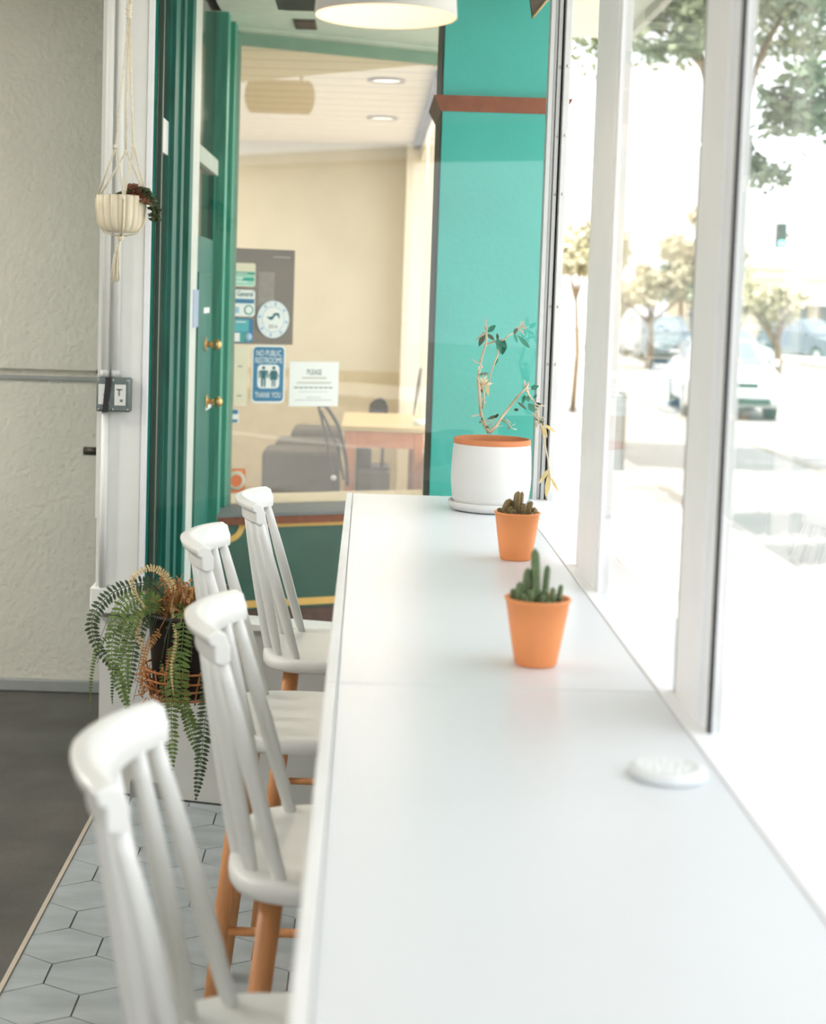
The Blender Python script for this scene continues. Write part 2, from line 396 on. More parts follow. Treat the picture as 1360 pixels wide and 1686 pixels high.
# ------------------------------------------------------------------ table
tb = empty('bar_table', (XL, 2, 0))
tag(tb, 'long white counter table running along the windows, with a seam across its top', 'table')
def P(mb, name, m, parent, base=None):     # build in world coordinates under an empty
    o = mb.build(name, m, parent); q = parent; off = Vector((0, 0, 0))
    while q is not None: off += q.location; q = q.parent
    o.location = -off; return o
YB = 4.66
mb = MB(); mb.box((XL+.019, 2.345, TZ-.03), (XR, YB, TZ), bev=.0015); P(mb, 'tabletop', table_white, tb)
mb = MB(); mb.box((XL+.019, -1.2, TZ-.03), (XR, 2.342, TZ), bev=.0015); P(mb, 'tabletop', table_white, tb)
mb = MB(); mb.box((XL, 2.345, TZ-.045), (XL+.0178, YB, TZ+.0015), bev=.002); P(mb, 'edge_strip', edge_white, tb)
mb = MB(); mb.box((XL, -1.2, TZ-.045), (XL+.0178, 2.3435, TZ+.0015), bev=.002); P(mb, 'edge_strip', edge_white, tb)
for y in (-.9, 1.2, 4.45):
    mb = MB(); mb.box((XR-.17, y-.03, 0), (XR-.11, y+.03, TZ-.03), bev=.003); P(mb, 'leg', white, tb)
mb = MB(); mb.box((XR-.165, -.87, TZ-.10), (XR-.115, 4.42, TZ-.031)); P(mb, 'support_rail', white, tb)

# round white disc near the window
q = atz(1100, 1279, TZ)
g = empty('round_disc', (q.x, q.y, TZ)); tag(g, 'round white perforated disc lying on the table beside the near window', 'disc')
mb = MB(); mb.lathe([(0, .0003), (.044, .0003), (.047, .003), (.047, .010), (.044, .0135), (.040, .0145), (.036, .0145), (.034, .013), (0, .013)], n=56); mb.build('rim_body', mat('disc_plastic', (222, 226, 228), .35), g)
mb = MB(); rnd = random.Random(3)
for i in range(26):
    a = i*2.4; r = .0058*math.sqrt(i)
    mb.lathe([(0, .0155), (.0022, .0155), (.0028, .013), ], c=(math.cos(a)*r, math.sin(a)*r, 0), n=10)
mb.build('raised_dots', mat('disc_dots', (238, 240, 240), .3), g)
q = atz(829, 906, TZ)
mb = MB(); mb.lathe([(0, 0), (.012, 0), (.012, .003), (.007, .008), (0, .009)], n=20); tag(mb.build('table_stud', plate_steel, None, (q.x, q.y, TZ)), 'tiny metal stud on the tabletop left of the far orange pot', 'stud')

# ------------------------------------------------------------------ stools
def spindle_points(phi):
    b = Vector((-.085 - .105*math.cos(phi), .175*math.sin(phi), .668))
    u_ = math.sin(phi); t_ = Vector((-.258 + .043*u_*u_, .158*u_, 1.052))
    return b, t_
def make_stool():
    root = empty('bar_stool', (0, 0, 0))
    # seat: rounded-D slab
    mb = MB(); prof = []
    def outline(k, n, s):
        a = 2*PI*k/n; ca, sa = math.cos(a), math.sin(a); e = 2/3.4
        x = math.copysign(abs(ca)**e, ca)*.205; y = math.copysign(abs(sa)**e, sa)*.215
        if x > 0: y *= 1 - .06*(x/.205)
        return Vector((x*s, y*s, 0))
    n = 64; rings = []
    for s_, z in ((.0, .667), (.93, .667), (.975, .669), (.995, .675), (1, .685), (.995, .695), (.975, .7), (.93, .701), (.6, .696), (0, .694)):
        if s_ == 0: rings.append([mb.bm.verts.new((0, 0, z))])
        else: rings.append([mb.bm.verts.new(outline(k, n, s_) + Vector((0, 0, z))) for k in range(n)])
    for a, b in zip(rings, rings[1:]):
        for k in range(n):
            k2 = (k+1) % n
            f = mb._f([a[0], b[k2], b[k]] if len(a) == 1 else ([a[k], a[k2], b[0]] if len(b) == 1 else [a[k], a[k2], b[k2], b[k]]))
            if f: f.smooth = True
    mb.build('seat', stool_white, root)
    # spindles
    for ph in (-80, -48, -16, 16, 48, 80):
        b, t_ = spindle_points(math.radians(ph)); mb = MB(); N_ = 10
        pts = [b.lerp(t_, i/N_) - Vector((0, 0, 0)) for i in range(N_+1)]
        rs = [.0095 + .0045*math.sin(PI*min(1, (i/N_)*.95+.03)) for i in range(N_+1)]
        mb.tube(pts, rs, 14); mb.build('spindle', stool_white, root)
    # curved top rail with flared crest
    mb = MB(); fr = []; secs = []
    n = 30
    for i in range(n+1):
        u_ = -1 + 2*i/n; ph = math.radians(93)*u_
        fl = 1 - abs(u_)**6*.0
        pos = Vector((-.258 + .047*abs(u_)**2.2, .176*u_, 1.075))
        out = Vector((-1, 2.2*.047/.176*abs(u_)**1.2*math.copysign(1, u_), 0)).normalized()
        fr.append((pos, out, Vector((0, 0, 1))))
        h0 = -.030 ; h1 = .030 - .004*abs(u_)**3
        lean = .012*(1-.5*abs(u_)); T = .014
        # rounded section: inner bottom, inner top, crest, outer top, outer bottom
        secs.append([(-T, h0+.004), (-T*.4, h0), (T*.4, h0), (T, h0+.004), (T+lean*.15, 0), (T+lean*1.1+.003, h1-.022), (T+lean*1.5+.004, h1-.008), (lean*1.5+.002, h1), (-T+lean*1.2+.002, h1-.006), (-T+lean*.6, h1-.022), (-T+lean*.1, 0)])
    mb.sweep(fr, lambda i: secs[i]); o = mb.build('top_rail', stool_white, root)
    md = o.modifiers.new('b', 'BEVEL'); md.width = .0035; md.segments = 2; md.limit_method = 'ANGLE'; md.angle_limit = .9
    legs = []
    for sx in (-1, 1):
        for sy in (-1, 1):
            a = Vector((sx*.125, sy*.135, .667)); b = Vector((sx*.195 - .0, sy*.205, 0)); legs.append((a, b))
            mb = MB(); mb.tube([a, a.lerp(b, .5), b], [.0195, .0185, .0145], 18); mb.build('leg', wood, root)
    def lp(i, z): a, b = legs[i]; return a.lerp(b, (.667-z)/.667)
    for i, j, z in ((0, 1, .30), (2, 3, .24), (0, 2, .27), (1, 3, .27)):
        mb = MB(); mb.tube([lp(i, z), lp(j, z)], .0095, 12); mb.build('stretcher', wood, root)
    mb = MB(); mb.box((-.13, -.14, .655), (.13, .14, .667), bev=.003); mb.build('seat_frame', wood, root)
    return root
spots = [(-.005, 4.165, 0, 'white spindle-back bar stool with wooden legs, nearest the end window'),
         (-.065, 3.455, -1, 'white spindle-back bar stool with wooden legs, second farthest, right of the hanging fern'),
         (.04, 2.625, 0, 'white spindle-back bar stool with wooden legs, second nearest the camera, in front of the fern'),
         (-.0, 1.835, 0, 'white spindle-back bar stool nearest the camera, its seat cut off by the bottom edge')]
st0 = make_stool()
for i, (x, y, a, lb) in enumerate(spots):
    o = st0 if i == 0 else copy_tree(st0)
    o.location = (x-.04, y, 0); o.rotation_euler.z = math.radians(a)
    tag(o, lb, 'stool', 'white bar stools along the counter table')

# ------------------------------------------------------------------ cactus pots
def cactus_column(mb, base, lean, h, r, ribs=6, seed=0):
    rnd = random.Random(seed); base = Vector(base); lean = Vector(lean)
    n = ribs*4; m = 12; rings = []
    for i in range(m+1):
        t_ = i/m; z = h*t_
        if t_ < .8: rad = r*(.86+.14*math.sin(PI*t_))
        else: rad = r*.95*math.sqrt(max(0, 1-((t_-.8)/.2)**2))
        c = base + Vector((lean.x*t_*t_, lean.y*t_*t_, z))
        if i == m: rings.append([mb.bm.verts.new(c)]); continue
        rings.append([mb.bm.verts.new(c + Vector((math.cos(2*PI*k/n), math.sin(2*PI*k/n), 0))*rad*(1 if k % 4 == 0 else (.82 if k % 4 in (1, 3) else .68))) for k in range(n)])
    mb.mi = 0
    for a, b in zip(rings, rings[1:]):
        for k in range(n):
            k2 = (k+1) % n; f = mb._f([a[k], a[k2], b[0]] if len(b) == 1 else [a[k], a[k2], b[k2], b[k]])
            if f: f.smooth = True
    mb.mi = 1
    for i in range(1, int(h/.0045)):
        t_ = i*.0045/h
        if t_ > .97: break
        rad = r*(.86+.14*math.sin(PI*t_)) if t_ < .8 else r*.95*math.sqrt(max(0, 1-((t_-.8)/.2)**2))
        for k in range(ribs):
            a = 2*PI*k/ribs; d = Vector((math.cos(a), math.sin(a), 0))
            c = base + Vector((lean.x*t_*t_, lean.y*t_*t_, h*t_)) + d*rad
            for q in range(2):
                e = (d + Vector((rnd.uniform(-.8, .8), rnd.uniform(-.8, .8), rnd.uniform(-.6, .8)))).normalized()
                s_ = e.cross(Vector((0, 0, 1))).normalized()*.0006
                mb.poly([c+s_, c-s_, c+e*.0036])
    return mb
def potted_cactus(name, loc, h, r0, r1, cols, m, label, sx=1):
    root = empty(name, loc); tag(root, label, 'cactus')
    mb = MB()
    mb.lathe([(0, 0), (r0-.003, 0), (r0, .003), (r0+(r1-r0)*.5, h*.5), (r1-.001, h-.004), (r1+.0012, h-.003), (r1+.0012, h), (r1-.003, h+.0004), (r1-.0045, h-.004), (r1-.006, h*.8), (r0-.004, h*.3), (0, h*.3)], n=56)
    mb.build('pot', terracotta, root)
    mb = MB(); mb.lathe([(0, h-.010), (r1-.0065, h-.011), (r1-.0068, h-.02), (0, h-.02)], n=32); mb.build('soil', soil, root)
    for i, (x, y, hh, rr_, lx, ly) in enumerate(cols):
        mb = MB(); cactus_column(mb, (x, y, h-.014), (lx, ly, 0), hh, rr_, 6 if rr_ > .006 else 5, i); mb.build('cactus_stem', [m, spine], root)
    return root
q = atz(887, 1105, TZ); NP = (.287, 2.505)
cols = [(-.004, .0, .095, .0078, -.004, 0), (-.020, .004, .062, .0065, .003, 0), (.012, .012, .066, .006, .003, 0), (.034, .004, .036, .0048, .003, 0),
        (.021, -.012, .034, .0055, .001, 0), (-.030, -.005, .040, .007, 0, 0), (-.014, -.016, .030, .006, 0, 0), (.004, -.018, .022, .006, .002, 0), (-.036, .012, .026, .007, -.002, 0),
        (-.022, -.018, .024, .006, -.003, 0), (.010, -.004, .030, .0065, 0, 0), (.026, .016, .020, .006, 0, 0), (0, .026, .034, .007, 0, 0), (-.016, .024, .036, .007, 0, 0), (.014, -.026, .014, .005, 0, 0)]
potted_cactus('potted_cactus', (NP[0], NP[1], TZ), .109, .034, .0525, cols, cactus_g, 'green columnar cactus cluster with one tall stem in the nearer orange pot')
cols = [(-.030, 0, .044, .0085, .012, 0), (-.020, -.012, .028, .006, .004, 0), (-.004, 0, .062, .0085, .004, 0), (.006, .010, .060, .006, .004, 0), (.010, -.014, .036, .007, .003, 0),
        (.022, -.004, .040, .0075, .008, 0), (.034, .0, .026, .006, .004, 0), (-.014, .014, .040, .007, 0, 0), (-.028, -.016, .016, .006, 0, 0), (-.010, -.022, .022, .0075, -.002, 0),
        (.028, -.018, .016, .006, .002, 0), (.040, .006, .022, .005, .002, 0), (.0, -.030, .013, .005, 0, 0), (.036, -.010, .018, .005, .002, 0), (-.038, .004, .022, .007, -.002, 0), (.018, -.026, .012, .005, 0, 0), (.002, .02, .045, .006, 0, 0)]
potted_cactus('potted_cactus', (.352, 3.545, TZ), .108, .036, .0515, cols, cactus_r, 'cluster of short brownish cacti in the farther orange pot, in front of the white planter')

# ------------------------------------------------------------------ white planter with shrub
WX, WY = .357, 4.38
root = empty('potted_shrub', (WX, WY, TZ)); tag(root, 'sparse leggy shrub in a round white planter on a white saucer at the table end', 'potted plant')
mb = MB(); mb.lathe([(0, 0.002), (.104, .002), (.112, .006), (.116, .014), (.117, .026), (.114, .027), (.112, .016), (.1, .012), (0, .012)], n=72); mb.build('saucer', white_glaze, root)
mb = MB()
prof = [(0, .013), (.088, .013), (.098, .018), (.106, .034)]
for i in range(26):
    z = .034 + i*.0052; base_r = .106 + .0055*math.sin(min(1, i/12)*PI/2) - .0035*max(0, (i-12)/14)**2
    prof += [(base_r + (.0006 if i % 2 else -.0002), z)]
prof += [(.1075, .178), (.1065, .186)]
mb.lathe(prof, n=80); mb.build('pot', white_glaze, root)
mb = MB(); mb.lathe([(.1066, .186), (.1075, .188), (.106, .200), (.103, .2015), (.100, .199), (.0985, .17), (.0985, .15)], n=72); mb.build('clay_rim', rawclay, root)
mb = MB(); mb.lathe([(0, .182), (.05, .181), (.0984, .178), (.0984, .17), (0, .17)], n=40); mb.build('soil', soil, root)
W0 = Vector((WX, WY, TZ))
def pw(x, y, dy=0): return aty(x, y, WY + dy) - W0
stems = [
    [(804, 712), (799, 700), (792, 680), (790, 660), (789, 640), (787, 625), (789, 612), (793, 590), (799, 570), (801, 560), (801, 545), (800, 528)],
    [(799, 568), (815, 562), (828, 560), (838, 552), (846, 548), (853, 540)],
    [(817, 562), (820, 580), (814, 598), (808, 615), (806, 630)],
    [(795, 672), (797, 655), (795, 640), (790, 628)],
    [(806, 712), (816, 703), (824, 690), (836, 674), (850, 656), (860, 645), (866, 640), (870, 632)],
    [(866, 642), (874, 655), (884, 670), (884, 685), (889, 700)],
    [(884, 680), (890, 700), (894, 715), (900, 745), (904, 770), (907, 790)],
    [(804, 712), (796, 700), (791, 692)], [(826, 692), (832, 694), (838, 700), (843, 706)],
]
for k, s_ in enumerate(stems):
    mb = MB(); pts = bez([pw(x, y, .02*math.sin(i*1.3+k)) for i, (x, y) in enumerate(s_)], 5)
    r0 = .0048 if k in (0, 4) else .003
    mb.tube(pts, [r0*(1-.55*i/len(pts)) for i in range(len(pts))], 7); mb.build('stem', twig, root)
def leaves(name, m, lst, wd):
    for (x, y, x2, y2, ww) in lst:
        mb = MB(); a = pw(x, y, random.uniform(-.01, .01)); b = pw(x2, y2, random.uniform(-.015, .015)); mb.leaf(a, b-a, (b-a).length, ww*1.35, nrm=(random.uniform(-.4, .4), -1, .4), curl=.12); mb.build('leaf', m, root)
def whorl(m, lst):
    mb = MB()
    for (x, y, x2, y2, ww) in lst:
        a = pw(x, y, random.uniform(-.01, .01)); b = pw(x2, y2, random.uniform(-.015, .015)); mb.leaf(a, b-a, (b-a).length, ww, nrm=(random.uniform(-.4, .4), -1, .4), curl=.12)
    mb.build('dry_leaf_whorl', m, root)
leaves('leaf_cluster', leaf_g, [(803, 547, 816, 535, .011), (818, 558, 828, 585, .014), (830, 558, 826, 585, .016), (820, 560, 835, 572, .013), (853, 553, 874, 574, .010), (846, 548, 853, 565, .008),
     (873, 640, 887, 635, .011), (866, 652, 873, 662, .010), (870, 664, 880, 678, .014), (864, 650, 860, 665, .008), (871, 668, 884, 674, .010), (820, 590, 813, 602, .006), (795, 688, 789, 697, .005), (878, 655, 884, 650, .006), (880, 690, 898, 693, .006)], 1)
leaves('leaf_cluster', leaf_d, [(798, 547, 789, 571, .012), (802, 550, 814, 559, .010), (846, 550, 852, 538, .008), (849, 672, 851, 678, .010), (852, 662, 868, 674, .006), (878, 668, 891, 665, .011), (802, 690, 822, 683, .007), (800, 702, 806, 708, .008), (815, 688, 820, 682, .006), (788, 617, 806, 614, .007), (886, 696, 897, 692, .007), (820, 560, 818, 548, .006), (790, 640, 797, 648, .005)], 1)
rl = []
leaf_m = mat('mixed_dry_leaf', (200, 184, 150), .7, var=.3, scale=40)
rnd = random.Random(5)
for (cx_, cy_, n_, r_) in ((796, 632, 22, 16), (856, 540, 9, 13), (866, 638, 9, 11), (887, 690, 14, 13), (790, 600, 5, 10), (800, 545, 4, 12), (812, 700, 7, 18), (842, 702, 5, 14), (886, 672, 9, 14), (794, 655, 6, 10)):
    rl_ = []
    for i in range(n_):
        a = rnd.uniform(0, 2*PI); r = r_*rnd.uniform(.55, 1.15)
        rl_.append((cx_ + rnd.uniform(-3, 3), cy_ + rnd.uniform(-5, 5), cx_+math.cos(a)*r, cy_+math.sin(a)*r*1.1, rnd.uniform(.003, .0055)))
    whorl(leaf_p if cx_ != 796 else leaf_m, rl_)
rl += [(799, 548, 779, 562, .004), (790, 600, 777, 590, .004), (775, 686, 790, 682, .004), (801, 540, 798, 522, .004)]
leaves('leaf', leaf_p, rl, 1)
leaves('straw_leaf_cluster', leaf_y, [(906, 770, 886, 797, .009), (905, 778, 898, 822, .011), (907, 786, 921, 812, .007), (893, 700, 901, 722, .008), (895, 698, 916, 712, .007), (793, 628, 795, 650, .008), (803, 632, 804, 652, .006), (792, 630, 789, 646, .006), (905, 772, 893, 790, .006)], 1)

# ------------------------------------------------------------------ pendant lamp
q = aty(635, 28, 2.93); LD = .129
root = empty('pendant_lamp', (q.x, q.y, q.z)); tag(root, 'pale grey drum pendant lamp hanging over the table, cream inside, lit', 'lamp')
mb = MB(); mb.lathe([(LD, 0), (LD-.006, .07), (LD-.014, .15), (.09, .19), (.03, .215), (.012, .22)], n=72)
mb.lathe([(LD, 0), (LD+.0015, .001), (LD-.0045, .07), (LD-.012, .152), (.091, .193), (.03, .218), (.012, .223)], n=72); mb.build('lamp_shade', lamp_out, root)
mb = MB(); mb.lathe([(LD-.0012, .001), (LD-.0075, .07), (LD-.016, .148), (.088, .187), (.03, .212)], n=72); mb.build('shade_lining', lamp_in, root)
mb = MB(); mb.ball((0, 0, .085), .03, 20, 12); mb.build('bulb', bulb_m, root)
mb = MB(); mb.tube([(0, 0, .11), (0, 0, .215)], .018, 16); mb.build('socket', white, root)
mb = MB(); mb.tube([(0, 0, .22), (0, 0, CEIL-q.z)], .003, 8); mb.build('cord', white, root)
pl_ = bpy.data.lights.new('lamp_light', 'POINT'); pl_.energy = .9; pl_.color = (1, .80, .58); pl_.shadow_soft_size = .03
po = bpy.data.objects.new('lamp_light', pl_); col.objects.link(po); po.location = (0, 0, .04); po.parent = root

# ------------------------------------------------------------------ hanging planter
HYY = 4.72
def ph(x, y, dy=0): return aty(x, y, HYY + dy)
c0 = ph(199, 383); HC = Vector((c0.x, HYY, c0.z))
root = empty('hanging_planter', HC); tag(root, 'cream fluted pot in a white macrame cord hanger with trailing succulent, before the white post', 'hanging planter')
def lo(v): return v - HC
mb = MB()
prof = [(0, 0), (.040, 0), (.050, .006), (.062, .020), (.068, .045), (.071, .075), (.072, .107), (.068, .109), (.065, .104), (.064, .06), (0, .055)]
mb.lathe(prof, n=180, fn=lambda a, i: 1 + (.10*(abs(math.cos(a*9))**.6-.75) if 2 <= i <= 7 else 0)); mb.build('pot', cream_glaze, root)
mb = MB(); mb.lathe([(0, .096), (.064, .095), (.064, .06)], n=24); mb.build('soil', soil, root)
# cords
K0 = lo(ph(212, 20)); topc = Vector((K0.x+.002, K0.y+.02, CEIL-HC.z))
top_k = [Vector((.003, -.0, .215)) + Vector((-.028, 0, 0))]
kl = lo(ph(190, 241, -.03)); kr = lo(ph(219, 241, -.02)); kb = lo(ph(207, 250, .07))
mb = MB(); mb.tube([K0, (K0+topc)/2, topc], .0035, 8); mb.tube([K0+Vector((.006, 0, 0)), (K0+topc)/2+Vector((.008, 0, 0)), topc], .0025, 8)
mb.build('cord', rope, root)
rimp = lambda a: Vector((math.cos(a)*.074, math.sin(a)*.074, .100))
for k_, (a1, a2) in ((kl, (PI*1.02, -PI*.43)), (kr, (-PI*.43, -PI*.02)), (kb, (PI*.95, PI*.1))):
    mb = MB(); mb.tube([K0, k_], .0022, 7); mb.tube([K0+Vector((.003, .002, 0)), k_+Vector((.002, .002, 0))], .0018, 7)
    for a in (a1, a2):
        mb.tube([k_, rimp(a)+Vector((0, 0, .0))], .0018, 7); mb.tube([k_+Vector((.003, 0, 0)), rimp(a)+Vector((.004, .001, 0))], .0018, 7)
        r2 = [rimp(a), Vector((math.cos(a)*.0735, math.sin(a)*.0735, .07)), Vector((math.cos(a)*.070, math.sin(a)*.070, .03)), Vector((math.cos(a)*.05, math.sin(a)*.05, -.002)), Vector((0, 0, -.012))]
        mb.tube(r2, .0020, 7)
    mb.build('cord', rope, root)
for c, r in ((kl, .006), (kr, .006), (kb, .006), (rimp(-PI*.43), .007), (Vector((0, 0, -.014)), .011)): mb = MB(); mb.ball(c, r, 10, 6, (1, 1, 1.1)); mb.build('knot', rope, root)
mb = MB()
for i in range(5): mb.ball(K0+Vector((.001*(-1)**i, 0, .018-.008*i)), .0095, 12, 6, (1, 1, .6))
mb.build('knot', rope, root)
mb = MB(); rnd = random.Random(2)
for i in range(26):
    a = rnd.uniform(0, 2*PI); r = rnd.uniform(0, .018); e = Vector((-.018+math.cos(a)*r, math.sin(a)*r, -.13-rnd.uniform(0, .02)))
    mid = Vector((-.012+math.cos(a)*r*.5, math.sin(a)*r*.5, -.06)); mb.tube(bez([Vector((0, 0, -.015)), mid, e], 4), .0016, 5)
mb.build('tassel', rope, root)
# succulent
def rosette(mb, c, r, n=14, up=Vector((0, 0, 1)), seed=0):
    rnd = random.Random(seed)
    for i in range(n):
        a = i*2.4; t_ = i/n; d = Vector((math.cos(a), math.sin(a)*.9, .9-1.1*t_+rnd.uniform(-.2, .2)))
        mb.leaf(c, d, r*(.6+.5*t_), r*.42, nrm=up, curl=.1, fold=.15)
for k_, (pts, m) in enumerate((([(214, 322), (224, 312), (236, 315), (246, 328), (254, 345), (252, 362)], succ), ([(220, 330), (226, 318), (232, 322), (240, 335)], succ_r), ([(192, 324), (198, 317), (206, 322)], succ), ([(216, 318), (218, 308), (222, 312)], succ_r))):
    mb = MB(); pp = bez([lo(ph(x, y, -.02 - .01*(k_ % 2))) for x, y in pts], 4)
    mb.tube(pp, .004, 6)
    for i, p_ in enumerate(pp):
        for q_ in range(2): rosette(mb, p_ + Vector((random.uniform(-.008, .008), random.uniform(-.015, .015), random.uniform(-.006, .006))), .020 if k_ != 2 else .013, 9, Vector((random.uniform(-.5, .5), -.7, .6)), i*3+q_)
    mb.build('succulent_stem', m, root)

# ------------------------------------------------------------------ conduits and outlet box
CY = YP - .02
def pc(x, y, dy=0): return aty(x, y, CY + dy)
bx0, bx1 = pc(161, 650).x, pc(217, 650).x; bz0, bz1 = pc(188, 677).z, pc(188, 621).z
for k, (xa, lb, r) in enumerate(((175, 'thin white conduit rising from the left side of the outlet box', .0125), (192.5, 'thin white conduit rising from the right side of the outlet box', .0118))):
    X = pc(xa, 500).x
    g = empty('conduit_pipe', (X, CY, bz1)); tag(g, lb, 'pipe', 'conduits on the white post')
    mb = MB(); mb.tube([(0, 0, .012), (0, 0, CEIL-bz1)], r, 14); mb.build('pipe', white, g)
    mb = MB(); mb.tube([(0, 0, .0), (0, 0, .022)], r+.0025, 12); mb.tube([(0, -r, .012), (0, -r-.008, .012)], .004, 6); mb.build('connector', mat('connector_grey', (198, 200, 198), .5), g)
X = pc(171, 800).x
g = empty('conduit_pipe', (X, CY, .68)); tag(g, 'white conduit running down from the outlet box to the post base', 'pipe', 'conduits on the white post')
mb = MB(); mb.tube([(0, 0, 0), (0, 0, bz0-.68)], .0115, 14); mb.build('pipe', white, g)
g = empty('outlet_box', ((bx0+bx1)/2, CY-.02, (bz0+bz1)/2)); tag(g, 'grey metal double outlet box with a black strap on the white post', 'outlet box')
hx, hz = (bx1-bx0)/2, (bz1-bz0)/2
mb = MB(); mb.box((-hx, -.012, -hz), (hx, .03, hz), bev=.006); mb.build('housing', box_grey, g)
mb = MB(); mb.box((-hx*.86, -.0165, -hz*.58), (-hx*.22, -.012, hz*.62), bev=.001); mb.build('socket_plate', plate_steel, g)
mb = MB(); mb.box((hx*.08, -.0165, -hz*.62), (hx*.74, -.012, hz*.62), bev=.001); o = mb.build('switch_plate', plate_steel, g)
mb = MB(); mb.box((hx*.32, -.019, -hz*.05), (hx*.40, -.0168, hz*.35)); mb.box((hx*.2, -.019, hz*.28), (hx*.55, -.0168, hz*.36)); mb.box((hx*.42, -.019, -hz*.4), (hx*.58, -.0168, -hz*.25)); mb.box((-hx*.6, -.018, -hz*.02), (-hx*.4, -.0168, hz*.02)); mb.build('slot', box_grey, g)
mb = MB(); mb.prism([(-hx*.60, -.022, -hz*1.03), (-hx*.28, -.022, -hz*1.03), (-hx*.08, -.022, hz*1.03), (-hx*.42, -.022, hz*1.03)], (0, .004, 0)); mb.build('strap', black, g)
mb = MB()
for sx_ in (-.85, .0, .85):
    for sz_ in (-.85, .85): mb.ball((sx_*hx, -.013, sz_*hz), .003, 8, 4)
mb.build('screw', plate_steel, g)

# ------------------------------------------------------------------ fern
FY = 4.66
fc = Vector((-.515, FY, 0)); ptop = aty(300, 1012, FY).z
bz = ptop - .24
root = empty('potted_fern', (fc.x, fc.y, bz)); tag(root, 'half dried fern with green and brown fronds in a dark pot in a rattan basket', 'fern')
mb = MB(); mb.lathe([(0, 0), (.088, 0), (.094, .01), (.112, .235), (.116, .237), (.116, .25), (.109, .25), (.106, .22), (0, .215)], n=40); mb.build('pot', dark_pot, root)
mb = MB()
for z, r in ((.0, .104), (.03, .115), (.055, .121), (.085, .127)): mb.tube([(math.cos(2*PI*k/32)*r, math.sin(2*PI*k/32)*r, z) for k in range(33)], .0035, 6)
for k in range(22):
    a = 2*PI*k/22; mb.tube([(math.cos(a)*.098, math.sin(a)*.098, -.012), (math.cos(a)*.110, math.sin(a)*.110, .03), (math.cos(a+.05)*.126, math.sin(a+.05)*.126, .092)], .0028, 5)
rnd = random.Random(8)
for k in range(80):
    a = rnd.uniform(PI*.95, PI*1.55); z = rnd.uniform(-.01, .085); e = Vector((rnd.uniform(-.03, .03), rnd.uniform(-.01, .01), rnd.uniform(-.03, .03)))
    p_ = Vector((math.cos(a)*.125, math.sin(a)*.125, z)); mb.tube([p_, p_+e*.6+Vector((0, -.008, 0)), p_+e], .0016, 4)
mb.build('rattan_basket', rattan, root)
mb = MB(); mb.tube([(.0, .12, .05), (.0, endwall(fc.x)-FY, .05)], .006, 8); mb.tube([(.06, .11, .05), (.06, endwall(fc.x+.06)-FY, .05)], .006, 8); mb.build('wall_bracket', rattan, root)
F0 = Vector((fc.x, fc.y, bz))
def frond(pts, m, wd, dens=.0085, taper=True, name='frond', dys=None, lw=.0075):
    mb = MB(); ps = bez([aty(x, y, FY + (dys[i] if dys else -.10)) - F0 for i, (x, y) in enumerate(pts)], 14)
    mb.tube(ps, [.0018*(1-.6*i/len(ps)) for i in range(len(ps))], 5)
    acc = 0; L = sum((b-a).length for a, b in zip(ps, ps[1:])); run = 0; nxt = L*.08
    for a, b in zip(ps, ps[1:]):
        seg = (b-a).length
        while run + seg > nxt:
            t_ = (nxt-run)/seg; p_ = a.lerp(b, t_); s_ = nxt/L
            wl = wd*math.sin(PI*min(1, .18+.82*s_))**.6 if taper else wd
            tng = (b-a).normalized(); nrm = Vector((random.uniform(-.25, .25), -1, random.uniform(0, .5)))
            side = tng.cross(nrm).normalized()
            for sg in (-1, 1):
                d = side*sg + tng*.28 + Vector((0, 0, random.uniform(-.2, .1)))
                mb.leaf(p_, d, wl*random.uniform(.85, 1.1), lw, nrm=nrm, curl=.15)
            nxt += dens
        run += seg
    return mb.build(name, m, root)
fr = [([(275, 1000), (255, 965), (222, 962), (180, 980), (155, 1012), (152, 1040), (163, 1070), (180, 1090), (196, 1110), (208, 1135)], fern_d, .026),
      ([(272, 1000), (250, 985), (225, 985), (200, 1000), (188, 1040), (184, 1075), (190, 1110), (204, 1150), (212, 1175)], fern_g, .030),
      ([(268, 1005), (250, 1000), (228, 1010), (212, 1040), (206, 1090), (208, 1140), (214, 1170)], fern_g, .024),
      ([(290, 1010), (298, 1005), (302, 1025), (300, 1060), (296, 1095), (298, 1130), (304, 1165), (318, 1190), (334, 1215)], fern_g, .034),
      ([(285, 1010), (292, 1040), (288, 1090), (284, 1130), (282, 1180), (284, 1230), (280, 1282)], fern_g, .028),
      ([(310, 1010), (335, 1040), (345, 1090), (344, 1140), (336, 1200), (330, 1260), (322, 1318)], fern_d, .034),
      ([(265, 1005), (225, 1010), (190, 1040), (165, 1060), (155, 1085), (150, 1120), (148, 1170)], fern_g, .010),
      ([(270, 1008), (240, 1020), (222, 1060), (215, 1110), (212, 1140)], fern_d, .024),
      ([(285, 1030), (268, 1100), (272, 1200), (268, 1290)], fern_g, .012),
      ([(262, 1010), (215, 1030), (200, 1080), (186, 1120), (185, 1160)], fern_d, .012),
      ([(285, 1010), (283, 1050), (276, 1090), (272, 1120)], fern_dry, .010),
      ([(280, 1000), (262, 1040), (240, 1070), (232, 1120), (235, 1150)], fern_dry, .014),
      ([(270, 1000), (236, 1005), (226, 1040), (244, 1090)], fern_straw, .014),
      ([(290, 985), (275, 950), (250, 935), (225, 945), (216, 960), (228, 985), (240, 1000)], fern_straw, .013),
      ([(285, 990), (284, 1010), (290, 1050), (282, 1100), (286, 1145)], fern_straw, .008),
      ([(300, 1150), (308, 1180), (318, 1215), (330, 1250)], fern_g, .022)]
